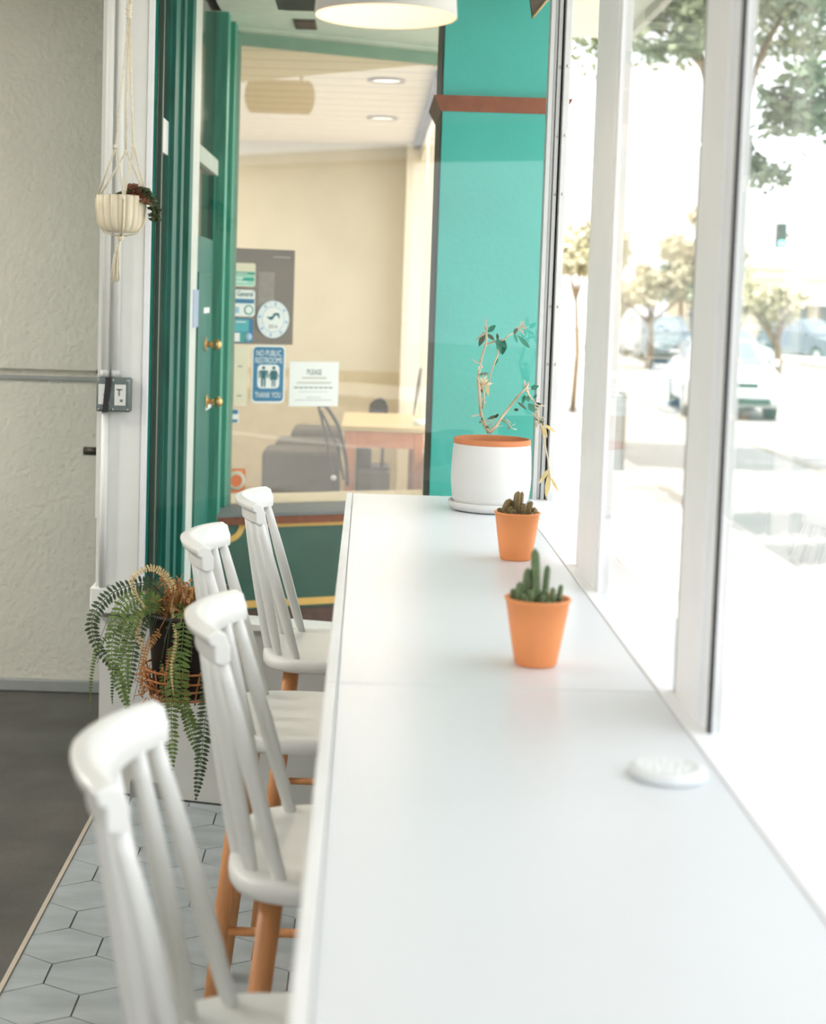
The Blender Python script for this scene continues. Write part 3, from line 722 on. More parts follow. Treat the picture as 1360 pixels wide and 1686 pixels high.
for i, (pts, m, wd) in enumerate(fr):
    n_ = len(pts); frond(pts, m, wd, dens=(.0125 if wd > .02 else .009), dys=[-.02 - .12*min(1, j/2.5) - .01*(i % 3) for j in range(n_)], lw=.0095 if wd > .02 else .0055)
# brown dead stalks
mb = MB(); rnd = random.Random(4)
for i in range(230):
    a = rnd.uniform(0, 2*PI); r = rnd.uniform(0, .10); p0 = Vector((math.cos(a)*r*.7-.0, math.sin(a)*r*.7, .225)); out = Vector((math.cos(a), math.sin(a), 0))
    hgt = rnd.uniform(.03, .12); sp = rnd.uniform(.01, .09)
    p1 = p0 + out*sp*.5 + Vector((0, 0, hgt)); p2 = p0 + out*sp*1.2 + Vector((rnd.uniform(-.02, .02), 0, hgt - rnd.uniform(-.02, .06)))
    mb.tube([p0, p1, p2], .0013, 4)
    if rnd.random() < .55:
        for q_ in range(4): mb.leaf(p1.lerp(p2, q_/4), Vector((rnd.uniform(-1, 1), rnd.uniform(-1, 1), rnd.uniform(-.5, .8))), .014, .005)
mb.build('dead_stalks', fern_dry, root)
mb = MB()
for i in range(40):
    a = rnd.uniform(0, 2*PI); p0 = Vector((math.cos(a)*.05, math.sin(a)*.05, .225)); out = Vector((math.cos(a)-.3, math.sin(a)*.6-.4, 0))
    p1 = p0 + out*rnd.uniform(.05, .12) + Vector((0, 0, rnd.uniform(.02, .12))); p2 = p1 + out*.06 - Vector((0, 0, rnd.uniform(.05, .28)))
    mb.tube(bez([p0, p1, p2], 5), .0009, 4)
mb.build('thin_stalks', fern_d, root)

# ------------------------------------------------------------------ outside recess: left side wall in green paint
RX = -.69
def pr(x, y): return atx(x, y, RX)
def ry(x): return atx(x - (7 if x > 275 else 0), 480, RX).y
SOF = 2.88
FZ = .05
g = empty('wall_recess', (0, 0, 0)); g['kind'] = 'structure'
mb = MB(); mb.box((RX-.12, 5.16, 0), (RX-.03, 7.75, 3.4)); struct('wall_backing', mb, teal_dark, g)
mb = MB()
for (xa, xb, pro) in ((249, 254, .034), (254, 256.5, .012), (275, 281, .03), (281.5, 284, .045), (284, 288, .015), (288, 300, .022), (300, 304, .034), (304, 309, .02), (309, 314, .045), (314, 318, .03)):
    mb.box((RX-.05, ry(xa), FZ), (RX+pro-.03, ry(xb), 3.0), bev=.002)
struct('wall_molding', mb, teal_dark, g)
mb = MB(); a, b = pr(257, 181).z, pr(257, 230).z
mb.box((RX-.03, ry(257), b-.02), (RX-.004, ry(274), a)); struct('white_rail', mb, white, g)
mb = MB(); mb.box((RX-.03, ry(257), a), (RX-.01, ry(274), 3.0)); mb.box((RX-.03, ry(257), FZ), (RX-.01, ry(274), b-.02)); struct('narrow_light', mb, glass_dark, g)
# white strip = edge of the neighbouring door frame
mb = MB(); mb.box((RX-.03, ry(318.5), FZ), (RX+.0, ry(331), 3.0), bev=.003); struct('trim_9', mb, mat('pale_mint_frame', (206, 212, 202), .5))
# neighbour's green door with dark glass
g = empty('door_2', (0, 0, 0)); g['kind'] = 'structure'
y0, y1 = ry(331.5), ry(362); zt = 3.0; zm = pr(345, 392).z; zr0, zr1 = pr(337, 272).z, pr(337, 243).z
mb = MB(); mb.box((RX-.05, y0, FZ), (RX-.012, y1, zm), bev=.003); mb.box((RX-.02, y0+.12, FZ+.2), (RX-.006, y1-.12, zm-.15), bev=.003); mb.box((RX-.05, y0, zm), (RX-.012, y0+.06, zr0)); mb.box((RX-.05, y1-.06, zm), (RX-.012, y1, zr0)); struct('door_leaf', mb, teal_dark, g)
mb = MB(); mb.box((RX-.045, y0+.06, zm), (RX-.025, y1-.06, zr0)); mb.box((RX-.045, y0, zr1), (RX-.025, y1, zt-.12)); struct('door_glass', mb, glass_dark, g)
mb = MB(); mb.box((RX-.05, y0, zr0), (RX+.0, y1, zr1), bev=.003); mb.box((RX-.05, y0, zt-.12), (RX, y1, zt), bev=.003); struct('transom_rail', mb, mat('grey_green_frame', (168, 180, 166), .6), g)
for (x, y, nm) in ((336, 567, 'deadbolt'), (338, 661, 'door_knob')):
    p_ = pr(x+4, y); mb = MB()
    mb.tube([(RX-.012, p_.y, p_.z), (RX+.0, p_.y, p_.z)], .03, 18); mb.tube([(RX+.0, p_.y, p_.z), (RX+.028, p_.y, p_.z)], .012, 12); mb.ball((RX+.042, p_.y, p_.z), .024, 16, 10); mb.build(nm, brassm, g)
for (x, y) in ((342, 511), (345, 669)):
    p_ = pr(x, y); mb = MB(); mb.box((RX-.012, p_.y-.12, p_.z-.012), (RX-.004, p_.y+.12, p_.z+.012)); mb.build('white_sticker', white, g)
p_ = pr(322, 508); mb = MB(); mb.box((RX+.0, p_.y-.10, p_.z-.075), (RX+.002, p_.y+.09, p_.z+.075)); mb.build('label_sticker', mat('blue_label', (150, 170, 200), .5), g)
mb = MB(); mb.box((RX-.05, ry(362.5), FZ), (RX+.03, ry(366), 3.0), bev=.003); mb.box((RX-.05, ry(366), FZ), (RX-.0, ry(371), 3.0), bev=.003); mb.box((RX-.05, ry(371), FZ), (RX+.04, ry(376), 3.0), bev=.003); struct('trim_10', mb, mat('jamb_green', (66, 150, 128), .5, var=.2, scale=10, stretch=(6, 6, .4), spec=.3))

# shop window plane: from A to B
A = Vector((-.655, 7.55, 0)); B = Vector((.47, 8.06, 0)); SD = (B-A).normalized(); SN = Vector((SD.y, -SD.x, 0))   # SN faces the viewer
def sh(x, y, off=0):
    d = ray(x, y); a0 = A + SN*off; t_ = (a0-CAM).dot(SN)/d.dot(SN); return CAM + d*t_
SM = Matrix((SD, Vector((0, 0, 1)), SN)).transposed().to_4x4()  # local x along window, y up, z to viewer
def shp(p): return (p-A).dot(SD)
def sbox(mb, s0, s1, z0, z1, o0, o1, bev=0):
    P_ = [A+SD*s+SN*o for s, o in ((s0, o0), (s1, o0), (s1, o1), (s0, o1))]
    mb.prism([(p.x, p.y, z0) for p in P_], (0, 0, z1-z0))
LEN = (B-A).length
zb = sh(385, 829).z; zt_ = sh(550, 91).z
mb = MB(); sbox(mb, 0, LEN, zb, zt_, 0, .008); struct('window_6', mb, glass_shop)
g = empty('trim_11', (0, 0, 0)); g['kind'] = 'structure'
mb = MB(); sbox(mb, -.02, shp(sh(384, 400)), zb, zt_+.05, .009, .05); sbox(mb, -.02, LEN, zt_-.0, zt_+.055, .009, .04); struct('window_frame', mb, mat('frame_green', (120, 152, 132), .5), g)
mb = MB(); sbox(mb, -.02, LEN, zt_+.055, 3.3, -.1, .02); struct('wall_header', mb, green_pale)
# light sill inside the shop window
mb = MB(); sbox(mb, 0, LEN, zb-.06, zb-.001, -.35, .0); struct('window_sill_2', mb, mat('cream_sill', (214, 204, 178), .6))
# projecting ledge + bulkhead
led0 = zb
mb = MB(); sbox(mb, -.17, LEN+.15, led0-.015, led0-.001, .009, .35); struct('trim_12', mb, grey_ledge)
mb = MB(); sbox(mb, -.165, LEN+.12, led0-.052, led0-.016, .0, .345); struct('trim_13', mb, brown_wood)
zbb = sh(480, 1001, .32).z
mb = MB(); sbox(mb, -.15, LEN+.12, zbb, led0-.053, .0, .32); struct('wall_bulkhead', mb, mat('bulkhead_green', (54, 92, 78), .5, var=.25, scale=3))
mb = MB(); sbox(mb, -.16, LEN+.12, FZ, zbb-.001, .0, .335); struct('baseboard_front', mb, mat('brown_base_tile', (92, 66, 54), .5, var=.2, scale=20))
g = empty('painted_border', (0, 0, 0)); g['kind'] = 'structure'
mb = MB(); zq = sh(480, 860.5, .32).z; zw = sh(480, 991, .32).z; sc0 = shp(sh(400, 868, .32)); sw = .034
sbox(mb, sc0, LEN, zq-sw/2, zq+sw/2, .321, .324); sbox(mb, sc0-.15, LEN, zw-sw/2, zw+sw/2, .321, .324)
# scooped corner: quarter arc
n_ = 12; cpt = (sc0-.02, zq+.0)
ring = []
for k in range(n_+1):
    a = -PI/2*k/n_
    ring.append((a))
def S3(s, z, o): q_ = A+SD*s+SN*o; return Vector((q_.x, q_.y, z))
for k in range(n_):
    a0_, a1_ = ring[k], ring[k+1]
    for r0_, r1_ in ((.055, .083),):
        cs, cz = sc0-.075, zq-.0
        mb.prism([S3(cs+math.cos(a0_)*r0_, cz+math.sin(a0_)*r0_, .321), S3(cs+math.cos(a0_)*r1_, cz+math.sin(a0_)*r1_, .321), S3(cs+math.cos(a1_)*r1_, cz+math.sin(a1_)*r1_, .321), S3(cs+math.cos(a1_)*r0_, cz+math.sin(a1_)*r0_, .321)], SN*.003)
sbox(mb, sc0-.165-.0, sc0-.135, zw+sw/2, zq-.07, .321, .324)
struct('border_line', mb, yellow_line, g)
# recess floor and soffit
mb = MB(); mb.box((RX-.03, 4.98, -.3), (.9, 8.3, FZ)); struct('floor_recess', mb, mat('recess_concrete', (150, 150, 146), .7, var=.1, scale=6))
mb = MB(); mb.prism([(RX-.03, endwall(RX)+.16, FZ), (.48, endwall(.48)+.16, FZ), (.48, endwall(.48)+.34, FZ), (RX-.03, endwall(RX)+.34, FZ)], (0, 0, .10)); struct('trim_14', mb, white)
mb = MB(); mb.box((RX-.05, 4.98, SOF), (.72, 8.5, SOF+.27)); struct('ceiling_soffit', mb, green_pale)
g = empty('soffit_light', aty(505, 10, 6.6)); tag(g, 'dark square light fixture with a vent on the green soffit', 'light fixture')
gp = g.location.copy(); gp.z = SOF; g.location = gp
mb = MB(); mb.box((-.13, -.2, -.05), (.13, .2, 0), bev=.004); mb.build('housing', mat('dark_green_metal', (60, 70, 58), .8, spec=.2), g)
mb = MB(); mb.box((-.10, -.17, -.056), (.10, .17, -.050)); mb.build('lens', mat('dark_lens', (50, 58, 50), .8, spec=.2), g)
q = aty(503, 39, 7.3); qz = atz(503, 39, SOF)
mb = MB(); mb.box((-.05, -.12, -.008), (.05, .12, 0)); 
for k in range(3): mb.box((-.044, -.10+.07*k, -.014), (.044, -.06+.07*k, -.008))
tag(mb.build('soffit_vent', mat('vent_brown', (96, 84, 70), .7), None, (qz.x, qz.y, SOF)), 'small slatted brown vent on the green soffit', 'vent')

# teal pillar at the facade
px0, px1 = aty(717, 500, 5.5).x, aty(914, 500, 5.5).x
g = empty('pillar_1', (0, 0, 0)); g['kind'] = 'structure'
mb = MB(); mb.box((px0, 5.5, -.25), (px1, 5.95, CEIL+.015), bev=.004); struct('pillar_shaft', mb, teal, g)
mb = MB(); mb.box((px0-.004, 5.51, -.2), (px0-.0005, 5.955, SOF)); struct('pillar_side_shade', mb, brown_edge, g)  # dark brown sheet that paints the shade on the pillar's left side
zc0, zc1 = aty(810, 183, 5.46).z, aty(810, 158, 5.46).z
mb = MB()
for (z0_, z1_, e0, e1) in ((zc0, zc1, .004, .03),):
    lo_ = [(px0-e0, 5.5-e0), (px1+e0, 5.5-e0), (px1+e0, 5.95+e0), (px0-e0, 5.95+e0)]; hi_ = [(px0-e1, 5.5-e1), (px1+e1, 5.5-e1), (px1+e1, 5.95+e1), (px0-e1, 5.95+e1)]
    v0 = [mb.bm.verts.new((x, y, z0_)) for x, y in lo_]; v1 = [mb.bm.verts.new((x, y, z1_)) for x, y in hi_]
    mb._f(v0[::-1]); mb._f(v1)
    for k in range(4): mb._f([v0[k], v0[(k+1) % 4], v1[(k+1) % 4], v1[k]])
struct('pillar_band', mb, brown_wood, g)

# dark pointed board hanging in front of the pillar
hp = aty(885, 0, 5.2); a_, b_, c_ = aty(872, -12, 5.2), aty(877, 29, 5.2), aty(903, -2, 5.2)
mb = MB(); mb.prism([a_, b_, c_, aty(960, -90, 5.2), aty(900, -110, 5.2)], (0, .03, 0)); root = empty('hanging_board', (hp.x, 5.2, hp.z)); tag(root, 'dark brown board hanging at the top edge before the teal pillar', 'board')
P(mb, 'board', mat('dark_board', (74, 62, 46), .6), root)
mb = MB(); mb.tube([b_+Vector((0, -.003, 0)), c_+Vector((0, -.003, 0))], .004, 6); P(mb, 'pale_edge', mat('pale_wood_edge', (190, 160, 110), .6), root)
mb = MB(); mb.tube([aty(925, -100, 5.2)+Vector((0, .015, 0)), Vector((aty(925, -100, 5.2).x, 5.215, SOF))], .004, 6); P(mb, 'cord', black, root)

# ------------------------------------------------------------------ the neighbouring shop's interior
tan = mat('tan_wall', (212, 208, 190), .8, var=.05, scale=3)
IZ = .10
mb = MB(); mb.prism([(-2.6, 7.9, -.1), (A.x, A.y+.12, -.1), (B.x-.02, B.y+.12, -.1), (.47, 12.6, -.1), (-2.6, 12.6, -.1)], (0, 0, IZ+.1)); struct('floor_shop', mb, mat('shop_floor', (160, 146, 116), .6, var=.08, scale=3))
SC = aty(600, 238, 12.4).z
mb = MB(); mb.prism([(-2.6, 7.9, SC), (A.x, A.y+.11, SC), (B.x+.1, B.y+.11, SC), (.7, 12.6, SC), (-2.6, 12.6, SC)], (0, 0, .1)); struct('ceiling_shop', mb, plank_mat('cream_planks', (228, 214, 184), 'Y', .30, .6))
mb = MB(); mb.box((-2.7, 12.4, IZ), (.6, 12.55, SC)); struct('wall_shop_back', mb, tan)
zl = aty(600, 612, 12.3).z
mb = MB(); mb.box((-2.5, 12.37, IZ), (.3, 12.4, zl)); struct('baseboard_shop', mb, mat('tan_wainscot', (196, 182, 146), .7))
mb = MB(); mb.box((-2.75, 7.9, IZ), (-2.6, 12.5, SC)); struct('wall_shop_left', mb, tan)
g = empty('wall_shop_right', (0, 0, 0)); g['kind'] = 'structure'
cream = mat('cream_post', (238, 230, 208), .6, var=.03)
xr = aty(662, 500, 12.3).x
mb = MB(); mb.box((xr, 12.1, IZ), (xr+.16, 12.39, SC)); mb.box((xr+.10, 10.4, IZ), (xr+.2, 10.55, SC)); mb.box((xr+.12, 9.2, IZ), (xr+.22, 9.35, SC)); mb.box((xr+.12, 8.1, IZ), (xr+.3, 8.2, SC)); struct('column', mb, cream, g)
mb = MB(); mb.box((xr+.08, 8.2, IZ), (xr+.24, 12.1, .75)); mb.box((xr+.10, 8.2, SC-.14), (xr+.24, 12.1, SC)); struct('wall_low', mb, cream, g)
mb = MB(); mb.box((xr+.05, 8.3, SC-.05), (xr+.10, 12.3, SC-.001)); struct('trim_dark', mb, brown_edge, g)
mb = MB(); mb.box((xr+.15, 8.2, .75), (xr+.156, 12.1, SC-.14)); struct('pane', mb, glass_end, g)
for k, (x, y) in enumerate(((637, 131), (630, 193))):
    q = atz(x, y, SC); g = empty('recessed_light', (q.x, q.y, SC-.001)); tag(g, ('recessed ceiling light nearer the window in the shop next door', 'recessed ceiling light farther back in the shop next door')[k], 'ceiling light', 'recessed lights in the plank ceiling')
    mb = MB(); mb.lathe([(.10, 0), (.105, -.01), (.085, -.012), (.08, 0)], n=32); mb.build('ring', mat('ring', (150, 130, 96), .5), g)
    mb = MB(); mb.lathe([(0, -.006), (.079, -.004)], n=32); mb.build('lens', mat('warm_lens', (1, .93, .8), .5, emit=.9), g)
    l_ = bpy.data.lights.new('recess_lamp', 'AREA'); l_.shape = 'DISK'; l_.size = .15; l_.energy = 14; l_.color = (1, .90, .75); lo_ = bpy.data.objects.new('recess_lamp', l_); col.objects.link(lo_); lo_.location = (0, 0, -.02); lo_.parent = g
for (x, y) in ((-1.6, 9.2), (-1.4, 11.4)):
    g = empty('recessed_light', (x, y, SC-.001)); tag(g, 'recessed ceiling light in the shop next door, hidden from the window view', 'ceiling light', 'hidden recessed lights')
    mb = MB(); mb.lathe([(0, -.006), (.079, -.004), (.10, 0)], n=24); mb.build('lens', bpy.data.materials['warm_lens'], g)
    l_ = bpy.data.lights.new('recess_lamp', 'AREA'); l_.shape = 'DISK'; l_.size = .15; l_.energy = 14; l_.color = (1, .90, .75); lo_ = bpy.data.objects.new('recess_lamp', l_); col.objects.link(lo_); lo_.location = (0, 0, -.02); lo_.parent = g
# sofa: stepped grey upholstered banquette
def ip(x, y, Y): return aty(x, y, Y)
sofa_m = mat('grey_brown_upholstery', (70, 64, 48), .9, var=.12, scale=20, bump=.2)
sx0, sx1 = ip(432, 780, 9.4).x, -.15
root = empty('sofa', ((sx0+sx1)/2, 9.6, IZ)); tag(root, 'grey brown stepped sofa seen through the shop window, left of the wooden table', 'sofa')
def Pw(mb, nm, m): return P(mb, nm, m, root)
z1_, z2_, z3_ = ip(432, 741, 9.3).z, ip(450, 726, 9.7).z, ip(470, 705, 10.1).z
mb = MB(); mb.box((sx0, 9.3, IZ), (sx1, 9.69, z1_), bev=.03); Pw(mb, 'arm_front', sofa_m)
mb = MB(); mb.box((sx0+.05, 9.7, IZ), (sx1, 10.09, z2_), bev=.03); Pw(mb, 'seat_cushion', sofa_m)
mb = MB(); mb.box((sx0+.13, 10.1, IZ), (sx1, 10.5, z3_), bev=.04); Pw(mb, 'back_cushion', sofa_m)
# wooden table
orange_w = mat('orange_wood', (216, 138, 92), .5, var=.1, scale=10); top_w = mat('pale_tabletop', (206, 180, 128), .5, var=.05)
Yf, Yb_ = 8.75, 9.25
tz = ip(630, 703, Yf).z; ax0, ax1 = ip(568, 705, Yf).x, ip(699, 705, Yf).x
root = empty('wooden_table', ((ax0+ax1)/2, Yf, IZ)); tag(root, 'orange wooden table with a pale top seen through the shop window', 'table')
Yb_ = Yf*(EYE-tz)/(EYE-tz-.0) ; Yb_ = atz(620, 680, tz).y
mb = MB(); mb.box((ax0-.02, Yf, tz-.03), (ax1+.02, Yb_, tz), bev=.004); Pw(mb, 'tabletop', top_w)
mb = MB(); mb.box((ax0+.0, Yf+.02, tz-.12), (ax1, Yf+.045, tz-.031)); mb.box((ax0, Yb_-.05, tz-.12), (ax1, Yb_-.02, tz-.031)); mb.box((ax0, Yf+.05, tz-.12), (ax0+.025, Yb_-.05, tz-.031)); Pw(mb, 'apron', orange_w)
for x in (ax0+.005, ax1-.055):
    for y in (Yf+.015, Yb_-.065): mb = MB(); mb.box((x, y, IZ), (x+.05, y+.05, tz-.031), bev=.003); Pw(mb, 'leg', orange_w)
# black curved chair
Yc = 8.55
root = empty('curved_chair', (ip(555, 780, Yc).x, Yc, IZ)); tag(root, 'black chair with curved loop arms, between the sofa and wooden table', 'chair')
for pts, r in (([(524, 668), (530, 690), (537, 720), (541, 750), (547, 790)], .008), ([(524, 668), (535, 668), (548, 685), (560, 710), (570, 760), (572, 800)], .010), ([(528, 676), (540, 700), (556, 740), (566, 790)], .007)):
    mb = MB(); mb.tube(bez([ip(x, y, Yc) for x, y in pts], 6), r, 8); Pw(mb, 'back_loop', black)
mb = MB(); a = ip(547, 822, Yc); mb.box((a.x, Yc+.02, a.z-.03), (a.x+.36, Yc+.19, a.z+.01), bev=.01); Pw(mb, 'seat', black)
mb = MB(); mb.ball(ip(549, 787, Yc-.02), .016); Pw(mb, 'foot_cap', white)
for dx in (.02, .32): mb = MB(); mb.tube([(a.x+dx, Yc+.1, IZ), (a.x+dx, Yc+.1, a.z-.03)], .011, 8); Pw(mb, 'leg', black)
# dark rounded chair back behind the table
Yd = Yb_+.25
root = empty('round_chair', (ip(624, 780, Yd).x, Yd, IZ)); tag(root, 'dark round-backed chair behind the wooden table in the shop next door', 'chair')
mb = MB(); mb.sweep([(ip(x, y, Yd), Vector((0, 1, 0)), Vector((0, 0, 1))) for x, y in ((606, 685), (609, 668), (617, 660), (627, 657), (635, 662), (639, 672), (639, 685))], [(-.015, -.01), (.015, -.01), (.015, .01), (-.015, .01)]); mb.prism([ip(x, y, Yd+.004) for x, y in ((606, 685), (610, 668), (618, 661), (627, 658), (634, 662), (638, 672), (639, 685))], (0, .012, 0)); Pw(mb, 'backrest', black)
for dx in (-.09, .03): mb = MB(); a = ip(624, 685, Yd); mb.tube([(a.x+dx, Yd+.01, IZ), (a.x+dx, Yd+.01, a.z+.02)], .012); Pw(mb, 'leg', black)
mb = MB(); a = ip(624, 700, Yd); mb.box((a.x-.13, Yd+.03, .52), (a.x+.08, Yd+.28, .55), bev=.01); Pw(mb, 'seat', black)
# box and stool under the table
Ye = 9.7
a0_, a1_ = ip(585, 790, Ye), ip(612, 732, Ye)
mb = MB(); mb.box((a0_.x, Ye, IZ), (a1_.x, Ye+.2, a1_.z), bev=.01); tag(mb.build('dark_bin', mat('bin_grey', (88, 86, 78), .7), None), 'dark grey bin standing under the wooden table', 'bin')
a0_, a1_ = ip(590, 798, Ye-.4), ip(642, 778, Ye-.4)
mb = MB(); mb.box((a0_.x, Ye-.4, IZ), (a1_.x, Ye-.22, a1_.z), bev=.01); tag(mb.build('low_crate', mat('crate_grey', (104, 100, 88), .8), None), 'low grey crate on the floor beneath the wooden table', 'crate')
# white item with dark handle on the table
Yv = Yf+.18
root = empty('napkin_holder', (ip(690, 690, Yv).x, Yv, tz)); tag(root, 'white holder with a long dark handled utensil on the wooden table', 'utensil holder')
a = root.location.x
mb = MB(); mb.lathe([(0, 0), (.03, 0), (.035, .03), (.03, .035), (0, .034)], c=(a, Yv, tz), n=20); Pw(mb, 'holder', white)
mb = MB(); mb.tube([ip(681, 684, Yv), ip(688, 640, Yv), ip(693, 606, Yv)], [.004, .012, .009], 8); Pw(mb, 'utensil', mat('grey_handle', (96, 92, 82), .6))

# ------------------------------------------------------------------ papers and stickers on the shop window
def paper(name, x0, y0, x1, y1, m, label, cat, off=.009, th_=.0015, parent=None, rad=0):
    a = sh(x0, y1, off); b = sh(x1, y0, off); a2 = sh(x1, y1, off)
    s0, s1 = shp(a), shp(a2); z0, z1 = (a.z+a2.z)/2, (b.z + sh(x0, y0, off).z)/2
    c = A + SD*((s0+s1)/2) + SN*off; c.z = (z0+z1)/2
    root = empty(name, (0, 0, 0)); root.matrix_world = Matrix.Translation(c) @ SM
    hw, hh = (s1-s0)/2, (z1-z0)/2
    mb = MB(); rr2(mb, -hw, -hh, hw, hh, 0, th_, rad); mb.build('sheet', m, root)
    if label: tag(root, label, cat)
    return root, hw, hh
def rr2(mb, x0, y0, x1, y1, z0, z1, r=0):
    if r <= 0: pts = [(x0, y0), (x1, y0), (x1, y1), (x0, y1)]
    else:
        pts = []
        for cx_, cy_, a0 in ((x1-r, y0+r, -PI/2), (x1-r, y1-r, 0), (x0+r, y1-r, PI/2), (x0+r, y0+r, PI)):
            for k in range(6): a = a0 + PI/2*k/5; pts.append((cx_+math.cos(a)*r, cy_+math.sin(a)*r))
    mb.prism([(x, y, z0) for x, y in pts], (0, 0, z1-z0)); return mb
def add(root, nm, m, rects, z0=.0016, z1=.0022, r=0):
    mb = MB()
    for (a, b, c, d) in rects: rr2(mb, a, b, c, d, z0, z1, r)
    return mb.build(nm, m, root)
def txt(root, body, x, y, size, m, bold=.0, wd=None, z=.0024):
    o = text_mesh('lettering', body, size, m, Matrix.Identity(4), root, bold, ext=.0004)
    xs = [v.co.x for v in o.data.vertices]; k = (wd/(max(xs)-min(xs))) if wd else 1
    o.data.transform(Matrix.Translation((x, y, z)) @ Matrix.Diagonal((k, 1, 1, 1))); return o
pap_w = mat('paper_white', (240, 240, 236), .7, var=.01); pap_c = mat('paper_cream', (232, 222, 196), .7, var=.02)
blue = mat('sign_blue', (40, 120, 160), .5, var=.03); blue_l = mat('pale_blue', (160, 190, 214), .5, var=.03); green_s = mat('sticker_green', (28, 160, 140), .5); ink = mat('grey_ink', (140, 140, 140), .6); dk = mat('dark_teal_ink', (32, 100, 110), .6); org = mat('sticker_orange', (232, 118, 58), .5)
r_, hw, hh = paper('dark_poster', 377, 410, 481.5, 567, mat('poster_dark', (40, 36, 32), .6, var=.25, scale=8), 'dark poster taped to the shop window behind the small stickers', 'poster', off=-.004)
add(r_, 'photo_print', mat('poster_grey', (104, 102, 100), .6, var=.3, scale=24), [(-.02, -.06, .06, .12)])
add(r_, 'title_line', ink, [(.05, .19, .14, .196)])
# three stacked stickers
r_, hw, hh = paper('window_sticker', 381, 433, 420, 472, pap_c, 'cream and green sticker, topmost of the three stacked on the dark poster', 'sticker', rad=.012)
add(r_, 'green_block', green_s, [(-hw*.9, hh*.02, hw*.95, hh*.26), (-hw*.1, -hh*.5, hw*.9, -hh*.22)]); add(r_, 'pale_green', mat('mint', (160, 214, 196), .6), [(-hw*.9, -hh*.9, hw*.9, -hh*.02)], z0=.00155, z1=.0019)
add(r_, 'text_lines', pap_w, [(-hw*.7, -hh*.32, hw*.0, -hh*.24), (-hw*.7, -hh*.62, hw*.3, -hh*.54), (-hw*.6, hh*.1, hw*.3, hh*.16)], z0=.0022, z1=.0026)
r_, hw, hh = paper('window_sticker', 379, 477, 419, 521, pap_w, 'white sticker with a blue band, middle of the three stacked on the dark poster', 'sticker', rad=.015)
add(r_, 'blue_band', blue, [(-hw*.93, -hh*.02, hw*.93, hh*.32)]); txt(r_, 'General', .01, hh*.68, .036, dk, wd=hw*1.3)
add(r_, 'tiny_mark', blue_l, [(-hw*.65, -hh*.75, -hw*.3, -hh*.3)]); mb = MB(); mb.lathe([(.018, .0016), (.024, .0016), (.024, .0022), (.018, .0022)], c=(hw*.5, -hh*.5, 0), n=28); mb.build('green_ring', green_s, r_)
r_, hw, hh = paper('window_sticker', 380, 524, 416, 564, blue, 'blue and teal sticker, lowest of the three stacked on the dark poster', 'sticker', rad=.012)
add(r_, 'teal_block', mat('sky_teal', (80, 176, 184), .5), [(-hw*.88, -hh*.1, hw*.6, hh*.9)]); add(r_, 'white_foot', pap_w, [(-hw*.9, -hh*.92, -hw*.2, -hh*.2)]); add(r_, 'green_bar', green_s, [(-hw*.12, -hh*.95, hw*.2, -hh*.15)]); mb = MB(); mb.lathe([(0, .0016), (.02, .0016), (.02, .0022), (0, .0022)], c=(hw*.55, -hh*.52, 0), n=24); mb.build('pale_disc', blue_l, r_)
add(r_, 'text_lines', pap_w, [(-hw*.6, hh*.66, hw*.3, hh*.74)], z0=.0022, z1=.0026)
# round seal
c = sh(449.5, 526, .009); root = empty('round_seal_sticker', (0, 0, 0)); root.matrix_world = Matrix.Translation(c) @ SM; tag(root, 'round pale blue seal sticker with a bird emblem on the dark poster', 'sticker')
RS = (sh(476, 526, .009)-sh(423, 526, .009)).length/2; ZS = (sh(449, 495, .009)-sh(449, 557, .009)).length/2; kz = ZS/RS
mb = MB(); mb.lathe([(0, 0), (RS, 0), (RS, .001), (0, .001)], n=56); [setattr(f, 'smooth', False) for f in mb.bm.faces]; o = mb.build('disc', blue_l, root); o.scale = (1, kz, 1)
mb = MB(); mb.lathe([(0, .001), (RS*.66, .001), (RS*.66, .0018), (0, .0018)], n=56); [setattr(f, 'smooth', False) for f in mb.bm.faces]; o = mb.build('white_center', pap_w, root); o.scale = (1, kz, 1)
mb = MB(); mb.lathe([(RS*.93, .001), (RS*.96, .0016), (RS*.98, .001)], n=56); mb.lathe([(RS*.70, .001), (RS*.72, .0016), (RS*.75, .001)], n=56); o = mb.build('ring_line', pap_w, root); o.scale = (1, kz, 1)
mb = MB()
for k in range(40):
    a = 2*PI*k/40; c_ = Vector((math.cos(a), math.sin(a), 0)); t2 = Vector((-math.sin(a), math.cos(a), 0)); q_ = c_*RS*.84
    if k % 5 != 4: mb.prism([q_+t2*.0045-c_*.008+Vector((0, 0, .0012)), q_+t2*.0045+c_*.008+Vector((0, 0, .0012)), q_-t2*.0045+c_*.008+Vector((0, 0, .0012)), q_-t2*.0045-c_*.008+Vector((0, 0, .0012))], (0, 0, .0006))
o = mb.build('ring_lettering', pap_w, root); o.scale = (1, kz, 1)
mb = MB(); E = RS*.5
bird = [(-1, .15), (-.6, .05), (-.3, .1), (-.05, .25), (0, .5), (.2, .65), (.5, .68), (.75, .6), (.85, .3), (.82, .0), (.95, -.12), (.7, -.1), (.62, .1), (.55, .28), (.3, .3), (.15, .1), (.0, -.25), (-.3, -.4), (-.6, -.25), (-.75, -.02)]
mb.prism([(x*E*.95, y*E*.8+.01, .0018) for x, y in bird], (0, 0, .0006)); mb.build('bird_emblem', dk, root)
txt(root, '2016', 0, -RS*.42, RS*.3, ink)
